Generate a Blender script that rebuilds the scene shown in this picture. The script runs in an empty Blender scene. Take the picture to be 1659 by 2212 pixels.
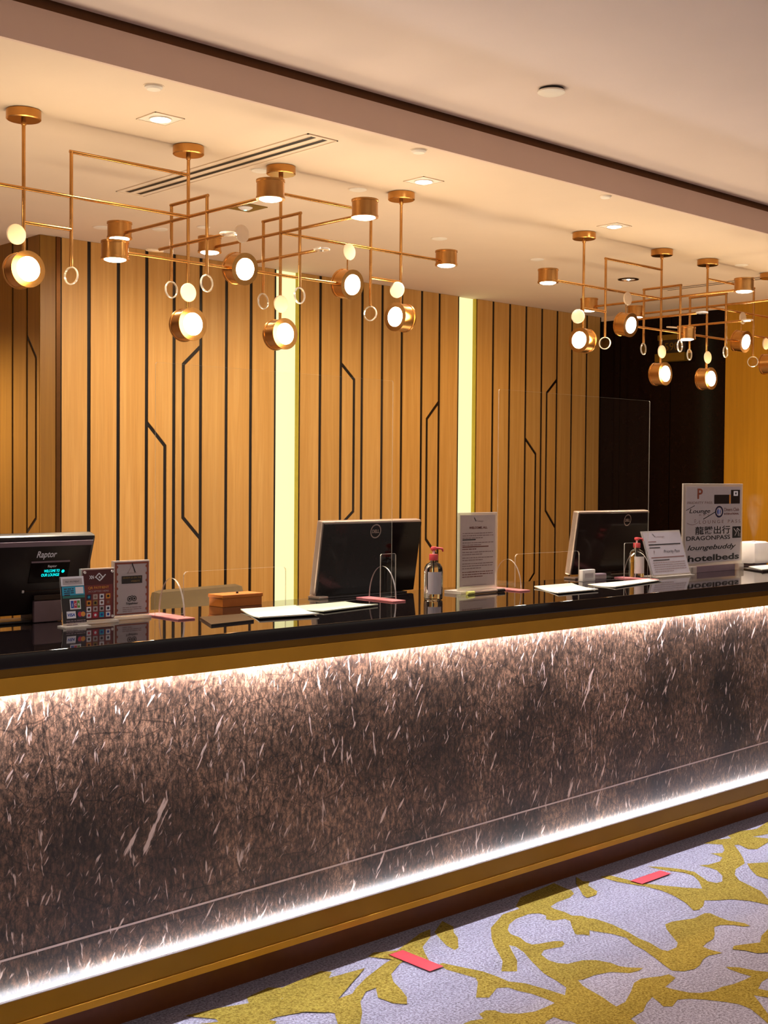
import bpy, bmesh, math, random
from mathutils import Vector, Matrix
from mathutils.geometry import tessellate_polygon
random.seed(7)
PI = math.pi
SC = bpy.context.scene
COL = SC.collection

# ------------------------------------------------------------------ camera
def make_camera():
    yaw, pit, rol = math.radians(47.0305), math.radians(-1.54078), math.radians(0.4426)
    f = Vector((math.cos(yaw)*math.cos(pit), math.sin(yaw)*math.cos(pit), math.sin(pit)))
    r = Vector((math.sin(yaw), -math.cos(yaw), 0.0))
    u = r.cross(f)
    r2 = r*math.cos(rol) + u*math.sin(rol)
    u2 = -r*math.sin(rol) + u*math.cos(rol)
    cam = bpy.data.cameras.new('camera')
    cam.sensor_fit = 'HORIZONTAL'
    cam.sensor_width = 36.0
    cam.lens = 2757.362/1659.0*36.0
    cam.clip_start = 0.05
    o = bpy.data.objects.new('camera', cam)
    COL.objects.link(o)
    M = Matrix(((r2.x, u2.x, -f.x, 0), (r2.y, u2.y, -f.y, 0), (r2.z, u2.z, -f.z, 1.53), (0, 0, 0, 1)))
    o.matrix_world = M
    SC.camera = o
make_camera()

# ------------------------------------------------------------------ world, exposure, room and added lights
W = bpy.data.worlds.new('world'); SC.world = W; W.use_nodes = True
W.node_tree.nodes['Background'].inputs['Color'].default_value = (1.0, 0.82, 0.68, 1)
W.node_tree.nodes['Background'].inputs['Strength'].default_value = 0.27
SC.view_settings.view_transform = 'Standard'
SC.view_settings.look = 'None'
SC.view_settings.exposure = 0.65
SC.view_settings.gamma = 1.0
SC.view_settings.use_curve_mapping = False
SC.cycles.use_denoising = True
SC.cycles.max_bounces = 10
SC.cycles.transparent_max_bounces = 24
SC.cycles.sample_clamp_indirect = 4.0
SC.cycles.caustics_reflective = False
SC.cycles.caustics_refractive = False

WARM = (1.0, 0.72, 0.38)
WARMW = (1.0, 0.83, 0.58)
COOL = (0.90, 0.92, 1.0)

def light(kind, name, loc, energy, color, rot=(0, 0, 0), **kw):
    l = bpy.data.lights.new(name, kind)
    l.energy = energy; l.color = color
    for k, v in kw.items(): setattr(l, k, v)
    o = bpy.data.objects.new(name, l); COL.objects.link(o)
    o.location = loc; o.rotation_euler = rot
    return o

# added fill lights under the lobby ceiling, no fixtures (behind and beside the camera)
light('AREA', 'lobby_fill', (2.0, -0.6, 2.92), 20, (1.0, .93, .90), shape='RECTANGLE', size=3.0, size_y=1.6)
light('AREA', 'lobby_fill', (6.0, 0.2, 2.92), 20, (1.0, .90, .86), shape='RECTANGLE', size=3.0, size_y=1.6)
# cool downlights set close behind the bulkhead, over the front edge of the desk
for _x in (-0.4, 0.95, 2.30, 3.487, 4.65, 5.9):
    light('SPOT', 'edge_downlight', (_x, 3.56, 2.775), 34, COOL, spot_size=math.radians(105), spot_blend=0.6, shadow_soft_size=0.035)
# downlights over the desk
for _x in (1.20, 2.53, 3.86, 5.22):
    light('SPOT', 'desk_downlight', (_x, 3.91, 2.77), 42, WARMW, spot_size=math.radians(120), spot_blend=0.7, shadow_soft_size=0.04)
# added spots with no fixtures, brightening and tinting the panelled wall
for _x, _e, _c in ((3.75, 54, (1.0, .84, .64)), (5.0, 44, (1.0, .80, .50)), (6.4, 24, (1.0, .70, .30))):
    light('SPOT', 'wall_fill', (_x, 4.95, 2.77), _e, _c, rot=(math.radians(34), 0, 0), spot_size=math.radians(110), spot_blend=0.8, shadow_soft_size=0.06)

# added uplights hidden behind the desk to brighten the ceiling
light('AREA', 'ceiling_uplight_fill', (3.2, 4.05, 0.80), 28, WARMW, rot=(PI, 0, 0), shape='RECTANGLE', size=4.6, size_y=0.5)
light('AREA', 'ceiling_uplight_fill', (7.0, 4.05, 0.80), 11, WARMW, rot=(PI, 0, 0), shape='RECTANGLE', size=1.8, size_y=0.5)

light('SPOT', 'passage_fill', (2.2, 6.75, 2.76), 130, WARMW, spot_size=math.radians(140), spot_blend=0.6, shadow_soft_size=0.06)  # added spot with no fixture, brightens the olive return wall

# ------------------------------------------------------------------ materials
def srgb(r, g, b):
    def c(v):
        v /= 255.0
        return v/12.92 if v <= 0.04045 else ((v+0.055)/1.055)**2.4
    return (c(r), c(g), c(b), 1.0)

class NT:
    def __init__(s, name):
        s.m = bpy.data.materials.new(name); s.m.use_nodes = True
        s.t = s.m.node_tree; s.b = s.t.nodes['Principled BSDF']; s.out = s.t.nodes['Material Output']
    def n(s, typ, **kw):
        d = s.t.nodes.new(typ)
        for k, v in kw.items(): setattr(d, k, v)
        return d
    def l(s, a, b): s.t.links.new(a, b)
    def coord(s, kind='Object', scale=(1, 1, 1), rot=(0, 0, 0), src=None):
        m = s.n('ShaderNodeMapping'); m.inputs['Scale'].default_value = scale; m.inputs['Rotation'].default_value = rot
        if src is None:
            g = s.n('ShaderNodeNewGeometry') if kind == 'World' else s.n('ShaderNodeTexCoord')
            src = g.outputs['Position'] if kind == 'World' else g.outputs[kind]
        s.l(src, m.inputs['Vector']); return m.outputs['Vector']
    def noise(s, vec, scale, detail=4, rough=0.5, dist=0.0):
        d = s.n('ShaderNodeTexNoise'); d.inputs['Scale'].default_value = scale; d.inputs['Detail'].default_value = detail
        d.inputs['Roughness'].default_value = rough; d.inputs['Distortion'].default_value = dist
        s.l(vec, d.inputs['Vector']); return d.outputs['Fac']
    def ramp(s, fac, stops, interp='LINEAR'):
        d = s.n('ShaderNodeValToRGB'); cr = d.color_ramp; cr.interpolation = interp
        while len(cr.elements) < len(stops): cr.elements.new(0.5)
        for e, (p, c) in zip(cr.elements, stops):
            e.position = p; e.color = c if len(c) == 4 else (*c, 1)
        s.l(fac, d.inputs['Fac']); return d.outputs['Color']
    def mix(s, a, b, fac, mode='MIX'):
        d = s.n('ShaderNodeMix', data_type='RGBA', blend_type=mode)
        for sock, v in ((d.inputs[0], fac), (d.inputs[6], a), (d.inputs[7], b)):
            if hasattr(v, 'links'): s.l(v, sock)
            else: sock.default_value = v
        return d.outputs[2]
    def bump(s, h, strength=0.2, dist=0.002):
        d = s.n('ShaderNodeBump'); d.inputs['Strength'].default_value = strength; d.inputs['Distance'].default_value = dist
        s.l(h, d.inputs['Height']); s.l(d.outputs['Normal'], s.b.inputs['Normal'])

def simple(name, col, rough=0.5, metal=0.0, var=0.06, scale=30, coat=0.0, bump=0.0, **kw):
    t = NT(name)
    v = t.coord('Object')
    f = t.noise(v, scale, 3)
    c2 = tuple(max(0, x*(1-var)) for x in col[:3])+(1,)
    c3 = tuple(min(1, x*(1+var)) for x in col[:3])+(1,)
    t.l(t.ramp(f, [(0.3, c2), (0.7, c3)]), t.b.inputs['Base Color'])
    t.b.inputs['Roughness'].default_value = rough; t.b.inputs['Metallic'].default_value = metal
    t.b.inputs['Coat Weight'].default_value = coat
    for k, x in kw.items(): t.b.inputs[k].default_value = x
    if bump: t.bump(f, bump)
    return t.m

def emit(name, col, strength, base=(0.8, 0.8, 0.8, 1)):
    t = NT(name)
    t.b.inputs['Base Color'].default_value = base
    t.b.inputs['Emission Color'].default_value = (*col[:3], 1); t.b.inputs['Emission Strength'].default_value = strength
    t.b.inputs['Roughness'].default_value = 0.4
    return t.m

def wood(name, ca, cb, cc):
    t = NT(name)
    v = t.coord('World', (26, 26, 0.9))
    f = t.noise(v, 1.0, 6, 0.6, 0.6)
    v2 = t.coord('World', (120, 120, 3.0)); f2 = t.noise(v2, 1.0, 3, 0.6)
    oi = t.n('ShaderNodeObjectInfo')
    a = t.ramp(f, [(0.25, ca), (0.5, cb), (0.75, cc)])
    b = t.mix(a, t.ramp(f2, [(0.3, (.8, .8, .8)), (0.7, (1.12, 1.12, 1.12))]), 0.35, 'MULTIPLY')
    c = t.mix(b, t.ramp(oi.outputs['Random'], [(0, (.90, .90, .90)), (1, (1.06, 1.05, 1.03))]), 1.0, 'MULTIPLY')
    t.l(c, t.b.inputs['Base Color']); t.b.inputs['Roughness'].default_value = 0.42
    t.bump(f2, 0.05)
    return t.m

def marble():
    t = NT('brown_marble')
    g = t.n('ShaderNodeNewGeometry'); pos = g.outputs['Position']
    # distort the coordinates a little
    nz = t.n('ShaderNodeTexNoise'); nz.inputs['Scale'].default_value = 9; nz.inputs['Detail'].default_value = 4
    t.l(pos, nz.inputs['Vector'])
    vm = t.n('ShaderNodeVectorMath', operation='SCALE'); t.l(nz.outputs['Color'], vm.inputs[0]); vm.inputs['Scale'].default_value = 0.022
    va = t.n('ShaderNodeVectorMath', operation='ADD'); t.l(pos, va.inputs[0]); t.l(vm.outputs[0], va.inputs[1])
    D = va.outputs[0]
    big = t.noise(t.coord(src=D, scale=(1, 1, 1)), 3.2, 5, 0.6)
    fine = t.noise(t.coord(src=D, scale=(1, 1, 0.45)), 85, 7, 0.8)
    base = t.ramp(big, [(0.34, srgb(33, 21, 15)), (0.5, srgb(70, 50, 38)), (0.66, srgb(106, 80, 64))])
    base = t.mix(base, t.ramp(fine, [(0.38, (.14, .13, .13)), (0.5, (.9, .88, .86)), (0.60, (2.4, 2.25, 2.1))]), 1.0, 'MULTIPLY')
    # thin dark cracks
    def cracks(scale, w, sc=(1, 1, .8)):
        vo = t.n('ShaderNodeTexVoronoi', feature='DISTANCE_TO_EDGE'); vo.inputs['Scale'].default_value = scale
        t.l(t.coord(src=D, scale=sc), vo.inputs['Vector'])
        return t.ramp(vo.outputs['Distance'], [(0.0, (.18, .14, .12)), (w, (1, 1, 1))])
    base = t.mix(base, cracks(14, 0.020), 0.75, 'MULTIPLY')
    base = t.mix(base, cracks(55, 0.06), 0.5, 'MULTIPLY')
    base = t.mix(base, cracks(7, 0.016), 0.8, 'MULTIPLY')
    # pale flecks and veins leaning up to the right
    def flecks(col, rot, sc, lo, hi, seed, fac):
        m = t.n('ShaderNodeMapping'); m.inputs['Rotation'].default_value = (0, rot, 0)
        m.inputs['Location'].default_value = (seed, seed*.3, 0); t.l(D, m.inputs['Vector'])
        m2 = t.n('ShaderNodeMapping'); m2.inputs['Scale'].default_value = sc; t.l(m.outputs[0], m2.inputs['Vector'])
        f = t.noise(m2.outputs[0], 1.0, 3, 0.55)
        k = t.ramp(f, [(lo, (0, 0, 0)), (hi, (fac, fac, fac))])
        return t.mix(col, srgb(214, 184, 170), k)
    base = flecks(base, math.radians(-30), (34, 1, 6.0), 0.68, 0.71, 41.0, 0.8)
    base = flecks(base, math.radians(-28), (62, 1, 10), 0.645, 0.695, 3.1, 0.8)
    base = flecks(base, math.radians(8), (80, 1, 13), 0.65, 0.705, 11.7, 0.7)
    base = flecks(base, math.radians(-46), (110, 1, 22), 0.65, 0.72, 23.0, 0.5)
    t.l(base, t.b.inputs['Base Color'])
    t.b.inputs['Roughness'].default_value = 0.30
    t.b.inputs['Specular IOR Level'].default_value = 0.5
    t.b.inputs['Coat Weight'].default_value = 0.35; t.b.inputs['Coat Roughness'].default_value = 0.45
    return t.m

def carpet(name, c1, c2):
    t = NT(name)
    v = t.coord('World')
    f = t.noise(v, 130, 5, 0.85); g = t.noise(v, 30, 3, .6)
    c = t.ramp(f, [(0.40, c1), (0.60, c2)])
    c = t.mix(c, t.ramp(g, [(0.3, (.86, .86, .86)), (0.7, (1.08, 1.08, 1.08))]), 0.7, 'MULTIPLY')
    t.l(c, t.b.inputs['Base Color']); t.b.inputs['Roughness'].default_value = 0.95
    t.b.inputs['Specular IOR Level'].default_value = 0.1
    t.bump(f, 0.5, 0.004)
    return t.m

def clear(name, tint=(0.97, 0.98, 0.97, 1), ior=1.45, rough=0.02):
    t = NT(name)
    tr = t.n('ShaderNodeBsdfTransparent'); tr.inputs['Color'].default_value = tint
    gl = t.n('ShaderNodeBsdfGlossy'); gl.inputs['Roughness'].default_value = rough; gl.inputs['Color'].default_value = (1, 1, 1, 1)
    fr = t.n('ShaderNodeFresnel'); fr.inputs['IOR'].default_value = ior
    ge = t.n('ShaderNodeNewGeometry'); fm = t.n('ShaderNodeMix', data_type='FLOAT'); fm.inputs[3].default_value = 0.03
    t.l(ge.outputs['Backfacing'], fm.inputs[0]); t.l(fr.outputs[0], fm.inputs[2])
    mx = t.n('ShaderNodeMixShader'); t.l(fm.outputs[0], mx.inputs[0]); t.l(tr.outputs[0], mx.inputs[1]); t.l(gl.outputs[0], mx.inputs[2])
    t.l(mx.outputs[0], t.out.inputs['Surface']); return t.m

def clear_edge(name, tint, fac, rough=0.3):
    # polished cut edge of a clear sheet: part see-through, part bright gloss
    t = NT(name)
    tr = t.n('ShaderNodeBsdfTransparent'); tr.inputs['Color'].default_value = tint
    gl = t.n('ShaderNodeBsdfGlossy'); gl.inputs['Roughness'].default_value = rough; gl.inputs['Color'].default_value = (1, .96, .92, 1)
    df = t.n('ShaderNodeBsdfDiffuse'); df.inputs['Color'].default_value = (.95, .88, .82, 1)
    m1 = t.n('ShaderNodeMixShader'); m1.inputs[0].default_value = 0.5; t.l(gl.outputs[0], m1.inputs[1]); t.l(df.outputs[0], m1.inputs[2])
    mx = t.n('ShaderNodeMixShader'); mx.inputs[0].default_value = fac
    t.l(tr.outputs[0], mx.inputs[1]); t.l(m1.outputs[0], mx.inputs[2]); t.l(mx.outputs[0], t.out.inputs['Surface']); return t.m

M = {}
M['wood'] = wood('light_oak_veneer', srgb(194, 142, 70), srgb(206, 155, 84), srgb(219, 171, 103))
M['olive_shaded_wood'] = wood('olive_shaded_veneer', srgb(126, 84, 14), srgb(140, 96, 20), srgb(154, 108, 30))  # olive veneer, its colour also holding the weaker light at the left end
M['amber_wood'] = wood('amber_veneer', srgb(178, 124, 16), srgb(188, 132, 20), srgb(198, 142, 32))
M['groove'] = simple('dark_bronze', srgb(22, 11, 6), 0.32, 0.2)
M['bronze_trim'] = simple('bronze_trim', srgb(120, 80, 44), 0.25, 0.9)
M['plaster'] = simple('ceiling_paint', srgb(232, 209, 184), 0.85, var=0.015, scale=4, bump=.02)
M['plaster_front'] = simple('ceiling_paint_front', srgb(232, 212, 200), 0.85, var=0.015, scale=4)
M['bulkhead'] = simple('bulkhead_paint', srgb(226, 198, 180), 0.8, var=0.02, scale=3)
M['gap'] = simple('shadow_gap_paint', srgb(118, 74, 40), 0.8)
M['lobby_wall'] = simple('lobby_wall_paint', srgb(190, 160, 138), 0.8, scale=3)
M['granite'] = simple('black_granite', (0.006, 0.004, 0.0045, 1), 0.035, 0.0, var=.3, scale=300)
M['granite'].node_tree.nodes['Principled BSDF'].inputs['IOR'].default_value = 1.6
M['brass'] = simple('satin_brass', (0.60, 0.31, 0.035, 1), 0.42, 0.85, var=.08, scale=6)
M['brass_shaded'] = simple('shaded_brass', (0.20, 0.10, 0.015, 1), 0.35, 0.85, var=.1, scale=6)  # apron brass darkened: shade under the slab put into the colour
M['plinth_brass'] = simple('plinth_brass', (0.28, 0.14, 0.014, 1), 0.33, 0.85, var=.12, scale=3)
M['toe'] = simple('toe_kick_brass', srgb(104, 52, 12), 0.4, 0.3)
M['marble'] = marble()
M['led'] = emit('led_diffuser', (0.86, 0.90, 1.0), 11)
M['led_top'] = emit('led_strip', (0.80, 0.86, 1.0), 300)
M['alu'] = simple('aluminium_lip', srgb(190, 178, 176), 0.4, .5)
M['line'] = simple('steel_inlay', srgb(205, 180, 170), 0.3, 0.6)
M['carpet'] = carpet('grey_carpet', srgb(104, 94, 102), srgb(182, 174, 190))
M['carpet_y'] = carpet('mustard_carpet', srgb(108, 84, 20), srgb(170, 146, 66))
M['tape'] = simple('red_tape', srgb(204, 58, 66), 0.5, var=.05)
M['lamp_brass'] = simple('antique_brass', (0.55, 0.27, 0.075, 1), 0.27, 1.0, var=.12, scale=20)
M['lamp_lens'] = emit('lamp_lens', (1.0, 0.90, 0.74), 22)
M['cream_reflect'] = simple('cream_reflection', srgb(226, 200, 172), 0.25, 0, var=.03, coat=.5)  # glass disc with the ceiling's reflection put into a cream colour
M['cream_reflect'].node_tree.nodes['Principled BSDF'].inputs['Emission Color'].default_value = (1, .8, .6, 1)
M['crystal'] = clear('crystal_disc', (0.97, 0.96, 0.93, 1), 1.5)
M['crystal_rim'] = clear_edge('crystal_rim', (0.9, 0.88, 0.8, 1), 0.55, 0.1)
M['strip'] = emit('wall_light_panel', (0.94, 0.90, 0.44), 0.68, (0.3, 0.3, 0.2, 1))
M['strip_side_lit'] = simple('lit_slot_side', srgb(196, 170, 44), 0.5)  # wood side of the slot; the panel's yellow light is in its colour
M['black_glass'] = simple('dark_glass', (0.006, 0.002, 0.002, 1), 0.12, 0, var=.2); M['black_glass'].node_tree.nodes['Principled BSDF'].inputs['Specular IOR Level'].default_value = 0.12
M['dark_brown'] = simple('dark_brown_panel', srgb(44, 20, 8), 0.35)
M['white_plastic'] = simple('white_plastic', srgb(236, 228, 226), 0.4, var=.02)
M['grey_plastic'] = simple('grey_plastic', srgb(140, 118, 128), 0.45)
M['black_plastic'] = simple('black_plastic', (0.012, 0.006, 0.006, 1), 0.32, var=.2)
M['gloss_black'] = simple('gloss_black_plastic', (0.008, 0.004, 0.004, 1), 0.14, var=.2); M['gloss_black'].node_tree.nodes['Principled BSDF'].inputs['Specular IOR Level'].default_value = 0.15
M['silver'] = simple('silver_frame', srgb(186, 164, 150), 0.3, 0.7)
M['acrylic'] = clear('clear_acrylic', ior=1.28)
M['acrylic_edge'] = clear_edge('acrylic_edge', (0.9, 0.86, 0.8, 1), 0.5)
M['faint_edge'] = clear_edge('acrylic_edge_faint', (0.94, 0.92, 0.86, 1), 0.28)
M['pink'] = simple('pink_film', srgb(226, 138, 142), 0.4, var=.1)
M['paper'] = simple('white_paper', srgb(236, 232, 216), 0.7, var=.02)
M['paper2'] = simple('pale_green_paper', srgb(206, 212, 190), 0.7, var=.08, scale=12)
M['grey_card'] = simple('grey_card', srgb(186, 176, 180), 0.5, var=.02)
M['notice'] = simple('notice_paper', srgb(190, 172, 166), 0.5, var=.02)
M['ink'] = simple('black_ink', (0.008, 0.006, 0.007, 1), 0.6)
M['ink_soft'] = simple('grey_ink', srgb(140, 112, 108), 0.6)
M['ink_brown'] = simple('brown_ink', srgb(112, 56, 46), 0.6)
M['maroon'] = simple('maroon_print', srgb(84, 22, 26), 0.4)
M['maroon2'] = simple('maroon_print_light', srgb(122, 44, 44), 0.4)
M['cyan'] = simple('cyan_print', srgb(36, 164, 204), 0.4)
M['teal'] = simple('teal_print', srgb(20, 116, 112), 0.4)
M['cyan_led'] = emit('cyan_display', (0.0, 0.85, 0.85), 1.2, (0, .1, .1, 1))
M['white_ink'] = simple('white_print', srgb(240, 240, 250), 0.5, var=.01)
M['blue'] = simple('blue_print', srgb(20, 70, 170), 0.5)
M['red'] = simple('red_print', srgb(196, 40, 70), 0.5)
M['green'] = simple('green_print', srgb(90, 150, 60), 0.5)
M['orange'] = simple('orange_print', srgb(226, 150, 60), 0.5)
M['gold_ink'] = simple('gold_print', srgb(150, 120, 60), 0.4)
M['copper_ink'] = simple('copper_print', srgb(140, 70, 50), 0.4)
M['navy'] = simple('navy_print', srgb(28, 30, 66), 0.4)
M['pump'] = simple('coral_pump_plastic', srgb(214, 74, 78), 0.35)
M['gel'] = clear('clear_gel', (0.86, 0.86, 0.84, 1), 1.35, 0.05)
M['bottle'] = simple('clear_bottle', (.97, .97, .97, 1), 0.02, var=0, **{'Transmission Weight': 1.0, 'IOR': 1.33})
M['olive_fabric'] = simple('olive_upholstery', srgb(76, 56, 22), 0.7)
M['orange_wood'] = simple('orange_box_board', srgb(186, 104, 28), 0.6)
M['ceil_white'] = simple('white_enamel', srgb(250, 240, 226), 0.4, var=.01)
M['down_lens'] = emit('downlight_lens', (1.0, 0.97, 0.94), 14)
M['yellow_lit_clear'] = simple('yellow_lit_cap', srgb(236, 236, 130), 0.3)  # clear cap with the yellow light on it put into the colour
M['vent_slot'] = simple('vent_dark_slot', (0.01, 0.006, 0.004, 1), 0.6)
M['green_led'] = emit('green_led', (0.1, 0.9, 0.5), 2)
M['sign_olive'] = simple('olive_metal', srgb(120, 90, 18), 0.4, 0.3)

# ------------------------------------------------------------------ mesh helpers
class MB:
    def __init__(s): s.bm = bmesh.new()
    def box(s, x0, x1, y0, y1, z0, z1, bevel=0.0):
        r = bmesh.ops.create_cube(s.bm, size=1.0)
        for v in r['verts']:
            v.co = Vector((x0+(v.co.x+.5)*(x1-x0), y0+(v.co.y+.5)*(y1-y0), z0+(v.co.z+.5)*(z1-z0)))
        if bevel:
            es = list({e for v in r['verts'] for e in v.link_edges})
            bmesh.ops.bevel(s.bm, geom=es, offset=bevel, segments=2, affect='EDGES', profile=0.6)
        return s
    def tube(s, a, b, r, seg=12, cap=True, r2=None):
        a, b = Vector(a), Vector(b); d = b-a
        m = d.to_track_quat('Z', 'Y').to_matrix().to_4x4(); m.translation = (a+b)/2
        bmesh.ops.create_cone(s.bm, cap_ends=cap, segments=seg, radius1=r, radius2=r if r2 is None else r2, depth=d.length, matrix=m)
        return s
    def lathe(s, prof, seg=32, mat=None, cap=False):
        # prof: (r, h) list about the local Z axis
        rings = []
        for r, h in prof:
            if r < 1e-6: rings.append([s.bm.verts.new((0, 0, h))])
            else: rings.append([s.bm.verts.new((r*math.cos(2*PI*i/seg), r*math.sin(2*PI*i/seg), h)) for i in range(seg)])
        new = [v for R in rings for v in R]
        for A, B in zip(rings, rings[1:]):
            for i in range(seg):
                j = (i+1) % seg
                if len(A) == 1 and len(B) == 1: continue
                if len(A) == 1: s.bm.faces.new((A[0], B[j], B[i]))
                elif len(B) == 1: s.bm.faces.new((A[i], A[j], B[0]))
                else: s.bm.faces.new((A[i], A[j], B[j], B[i]))
        if mat is not None: bmesh.ops.transform(s.bm, matrix=mat, verts=new)
        return s
    def prism(s, pts, depth, mat=None):
        # pts in local XZ plane, extruded along +Y by depth
        f = [s.bm.verts.new((x, 0, z)) for x, z in pts]; b = [s.bm.verts.new((x, depth, z)) for x, z in pts]
        n = len(pts)
        tris = tessellate_polygon([[Vector((x, z, 0)) for x, z in pts]])
        for t in tris:
            try:
                s.bm.faces.new([f[i] for i in t]); s.bm.faces.new([b[i] for i in reversed(t)])
            except ValueError: pass
        for i in range(n):
            j = (i+1) % n; s.bm.faces.new((f[i], f[j], b[j], b[i]))
        if mat is not None: bmesh.ops.transform(s.bm, matrix=mat, verts=f+b)
        return s
    def text(s, body, x, z, h, y=-0.001, width=None, align='CENTER', shear=0.0, bold=0.0, spacing=1.0):
        c = bpy.data.curves.new('t', 'FONT'); c.body = body; c.size = 1.0; c.align_x = align
        c.shear = shear; c.offset = bold; c.space_character = spacing; c.fill_mode = 'FRONT'; c.resolution_u = 3
        o = bpy.data.objects.new('t', c); COL.objects.link(o)
        bpy.context.view_layer.update()
        me = bpy.data.meshes.new_from_object(o.evaluated_get(bpy.context.evaluated_depsgraph_get()))
        bpy.data.objects.remove(o); bpy.data.curves.remove(c)
        if len(me.vertices):
            xs = [v.co.x for v in me.vertices]; w = max(xs)-min(xs)
            sy = h/0.72; sx = sy if width is None else width/max(w, 1e-6)
            off = 0 if width is None or align != 'CENTER' else -(max(xs)+min(xs))/2*sx
            for v in me.vertices:
                v.co = Vector((x+v.co.x*sx+off, y, z+v.co.y*sy))
            s.bm.from_mesh(me)
        bpy.data.meshes.remove(me)
        return s
    def rect(s, x0, x1, z0, z1, y=-0.001):
        vs = [s.bm.verts.new(p) for p in ((x0, y, z0), (x1, y, z0), (x1, y, z1), (x0, y, z1))]
        s.bm.faces.new(vs); return s
    def disc(s, x, z, r, y=-0.001, seg=24, rx=None, inner=None):
        rx = rx or r
        o = [s.bm.verts.new((x+rx*math.cos(2*PI*i/seg), y, z+r*math.sin(2*PI*i/seg))) for i in range(seg)]
        if inner is None: s.bm.faces.new(o)
        else:
            k = [s.bm.verts.new((x+rx*inner*math.cos(2*PI*i/seg), y, z+r*inner*math.sin(2*PI*i/seg))) for i in range(seg)]
            for i in range(seg):
                j = (i+1) % seg; s.bm.faces.new((o[i], o[j], k[j], k[i]))
        return s
    def line(s, a, b, w, y=-0.001):
        a, b = Vector((a[0], 0, a[1])), Vector((b[0], 0, b[1])); d = (b-a).normalized(); n = Vector((-d.z, 0, d.x))*w/2
        vs = [s.bm.verts.new((p.x, y, p.z)) for p in (a-n, b-n, b+n, a+n)]; s.bm.faces.new(vs); return s
    def build(s, name, m, parent=None, smooth=False, recalc=True):
        if recalc: bmesh.ops.recalc_face_normals(s.bm, faces=s.bm.faces)
        me = bpy.data.meshes.new(name); s.bm.to_mesh(me); s.bm.free()
        me.materials.append(M[m] if isinstance(m, str) else m)
        if smooth:
            for p in me.polygons: p.use_smooth = True
            try: me.set_sharp_from_angle(angle=math.radians(35))
            except Exception: pass
        o = bpy.data.objects.new(name, me); COL.objects.link(o)
        if parent is not None: o.parent = parent
        return o

def tag(o, label=None, cat=None, group=None, kind=None):
    if label: o['label'] = label
    if cat: o['category'] = cat
    if group: o['group'] = group
    if kind: o['kind'] = kind
    return o
def thing(name, label, cat, loc=(0, 0, 0), rot=(0, 0, 0), group=None):
    o = bpy.data.objects.new(name, None); COL.objects.link(o)
    o.location = loc; o.rotation_euler = rot; o.empty_display_size = 0.1
    return tag(o, label, cat, group)
def struct(o, label=None):
    o['kind'] = 'structure'
    if label: o['label'] = label
    return o
def B(*a, **k): return MB().box(*a, **k)

def inset(P, d):
    # shrink a simple polygon by d (mitred corners)
    A = sum(P[i][0]*P[(i+1) % len(P)][1]-P[(i+1) % len(P)][0]*P[i][1] for i in range(len(P)))
    if A < 0: P = P[::-1]
    n = len(P); out = []
    for i in range(n):
        p0, p1, p2 = Vector(P[i-1]), Vector(P[i]), Vector(P[(i+1) % n])
        e1 = (p1-p0).normalized(); e2 = (p2-p1).normalized()
        n1 = Vector((-e1.y, e1.x)); n2 = Vector((-e2.y, e2.x))
        m = (n1+n2); m = m/max(m.length_squared, 1e-6)*2
        if m.length > 3: m = m.normalized()*3
        out.append((p1.x+m.x*d, p1.y+m.y*d))
    return out

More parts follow.
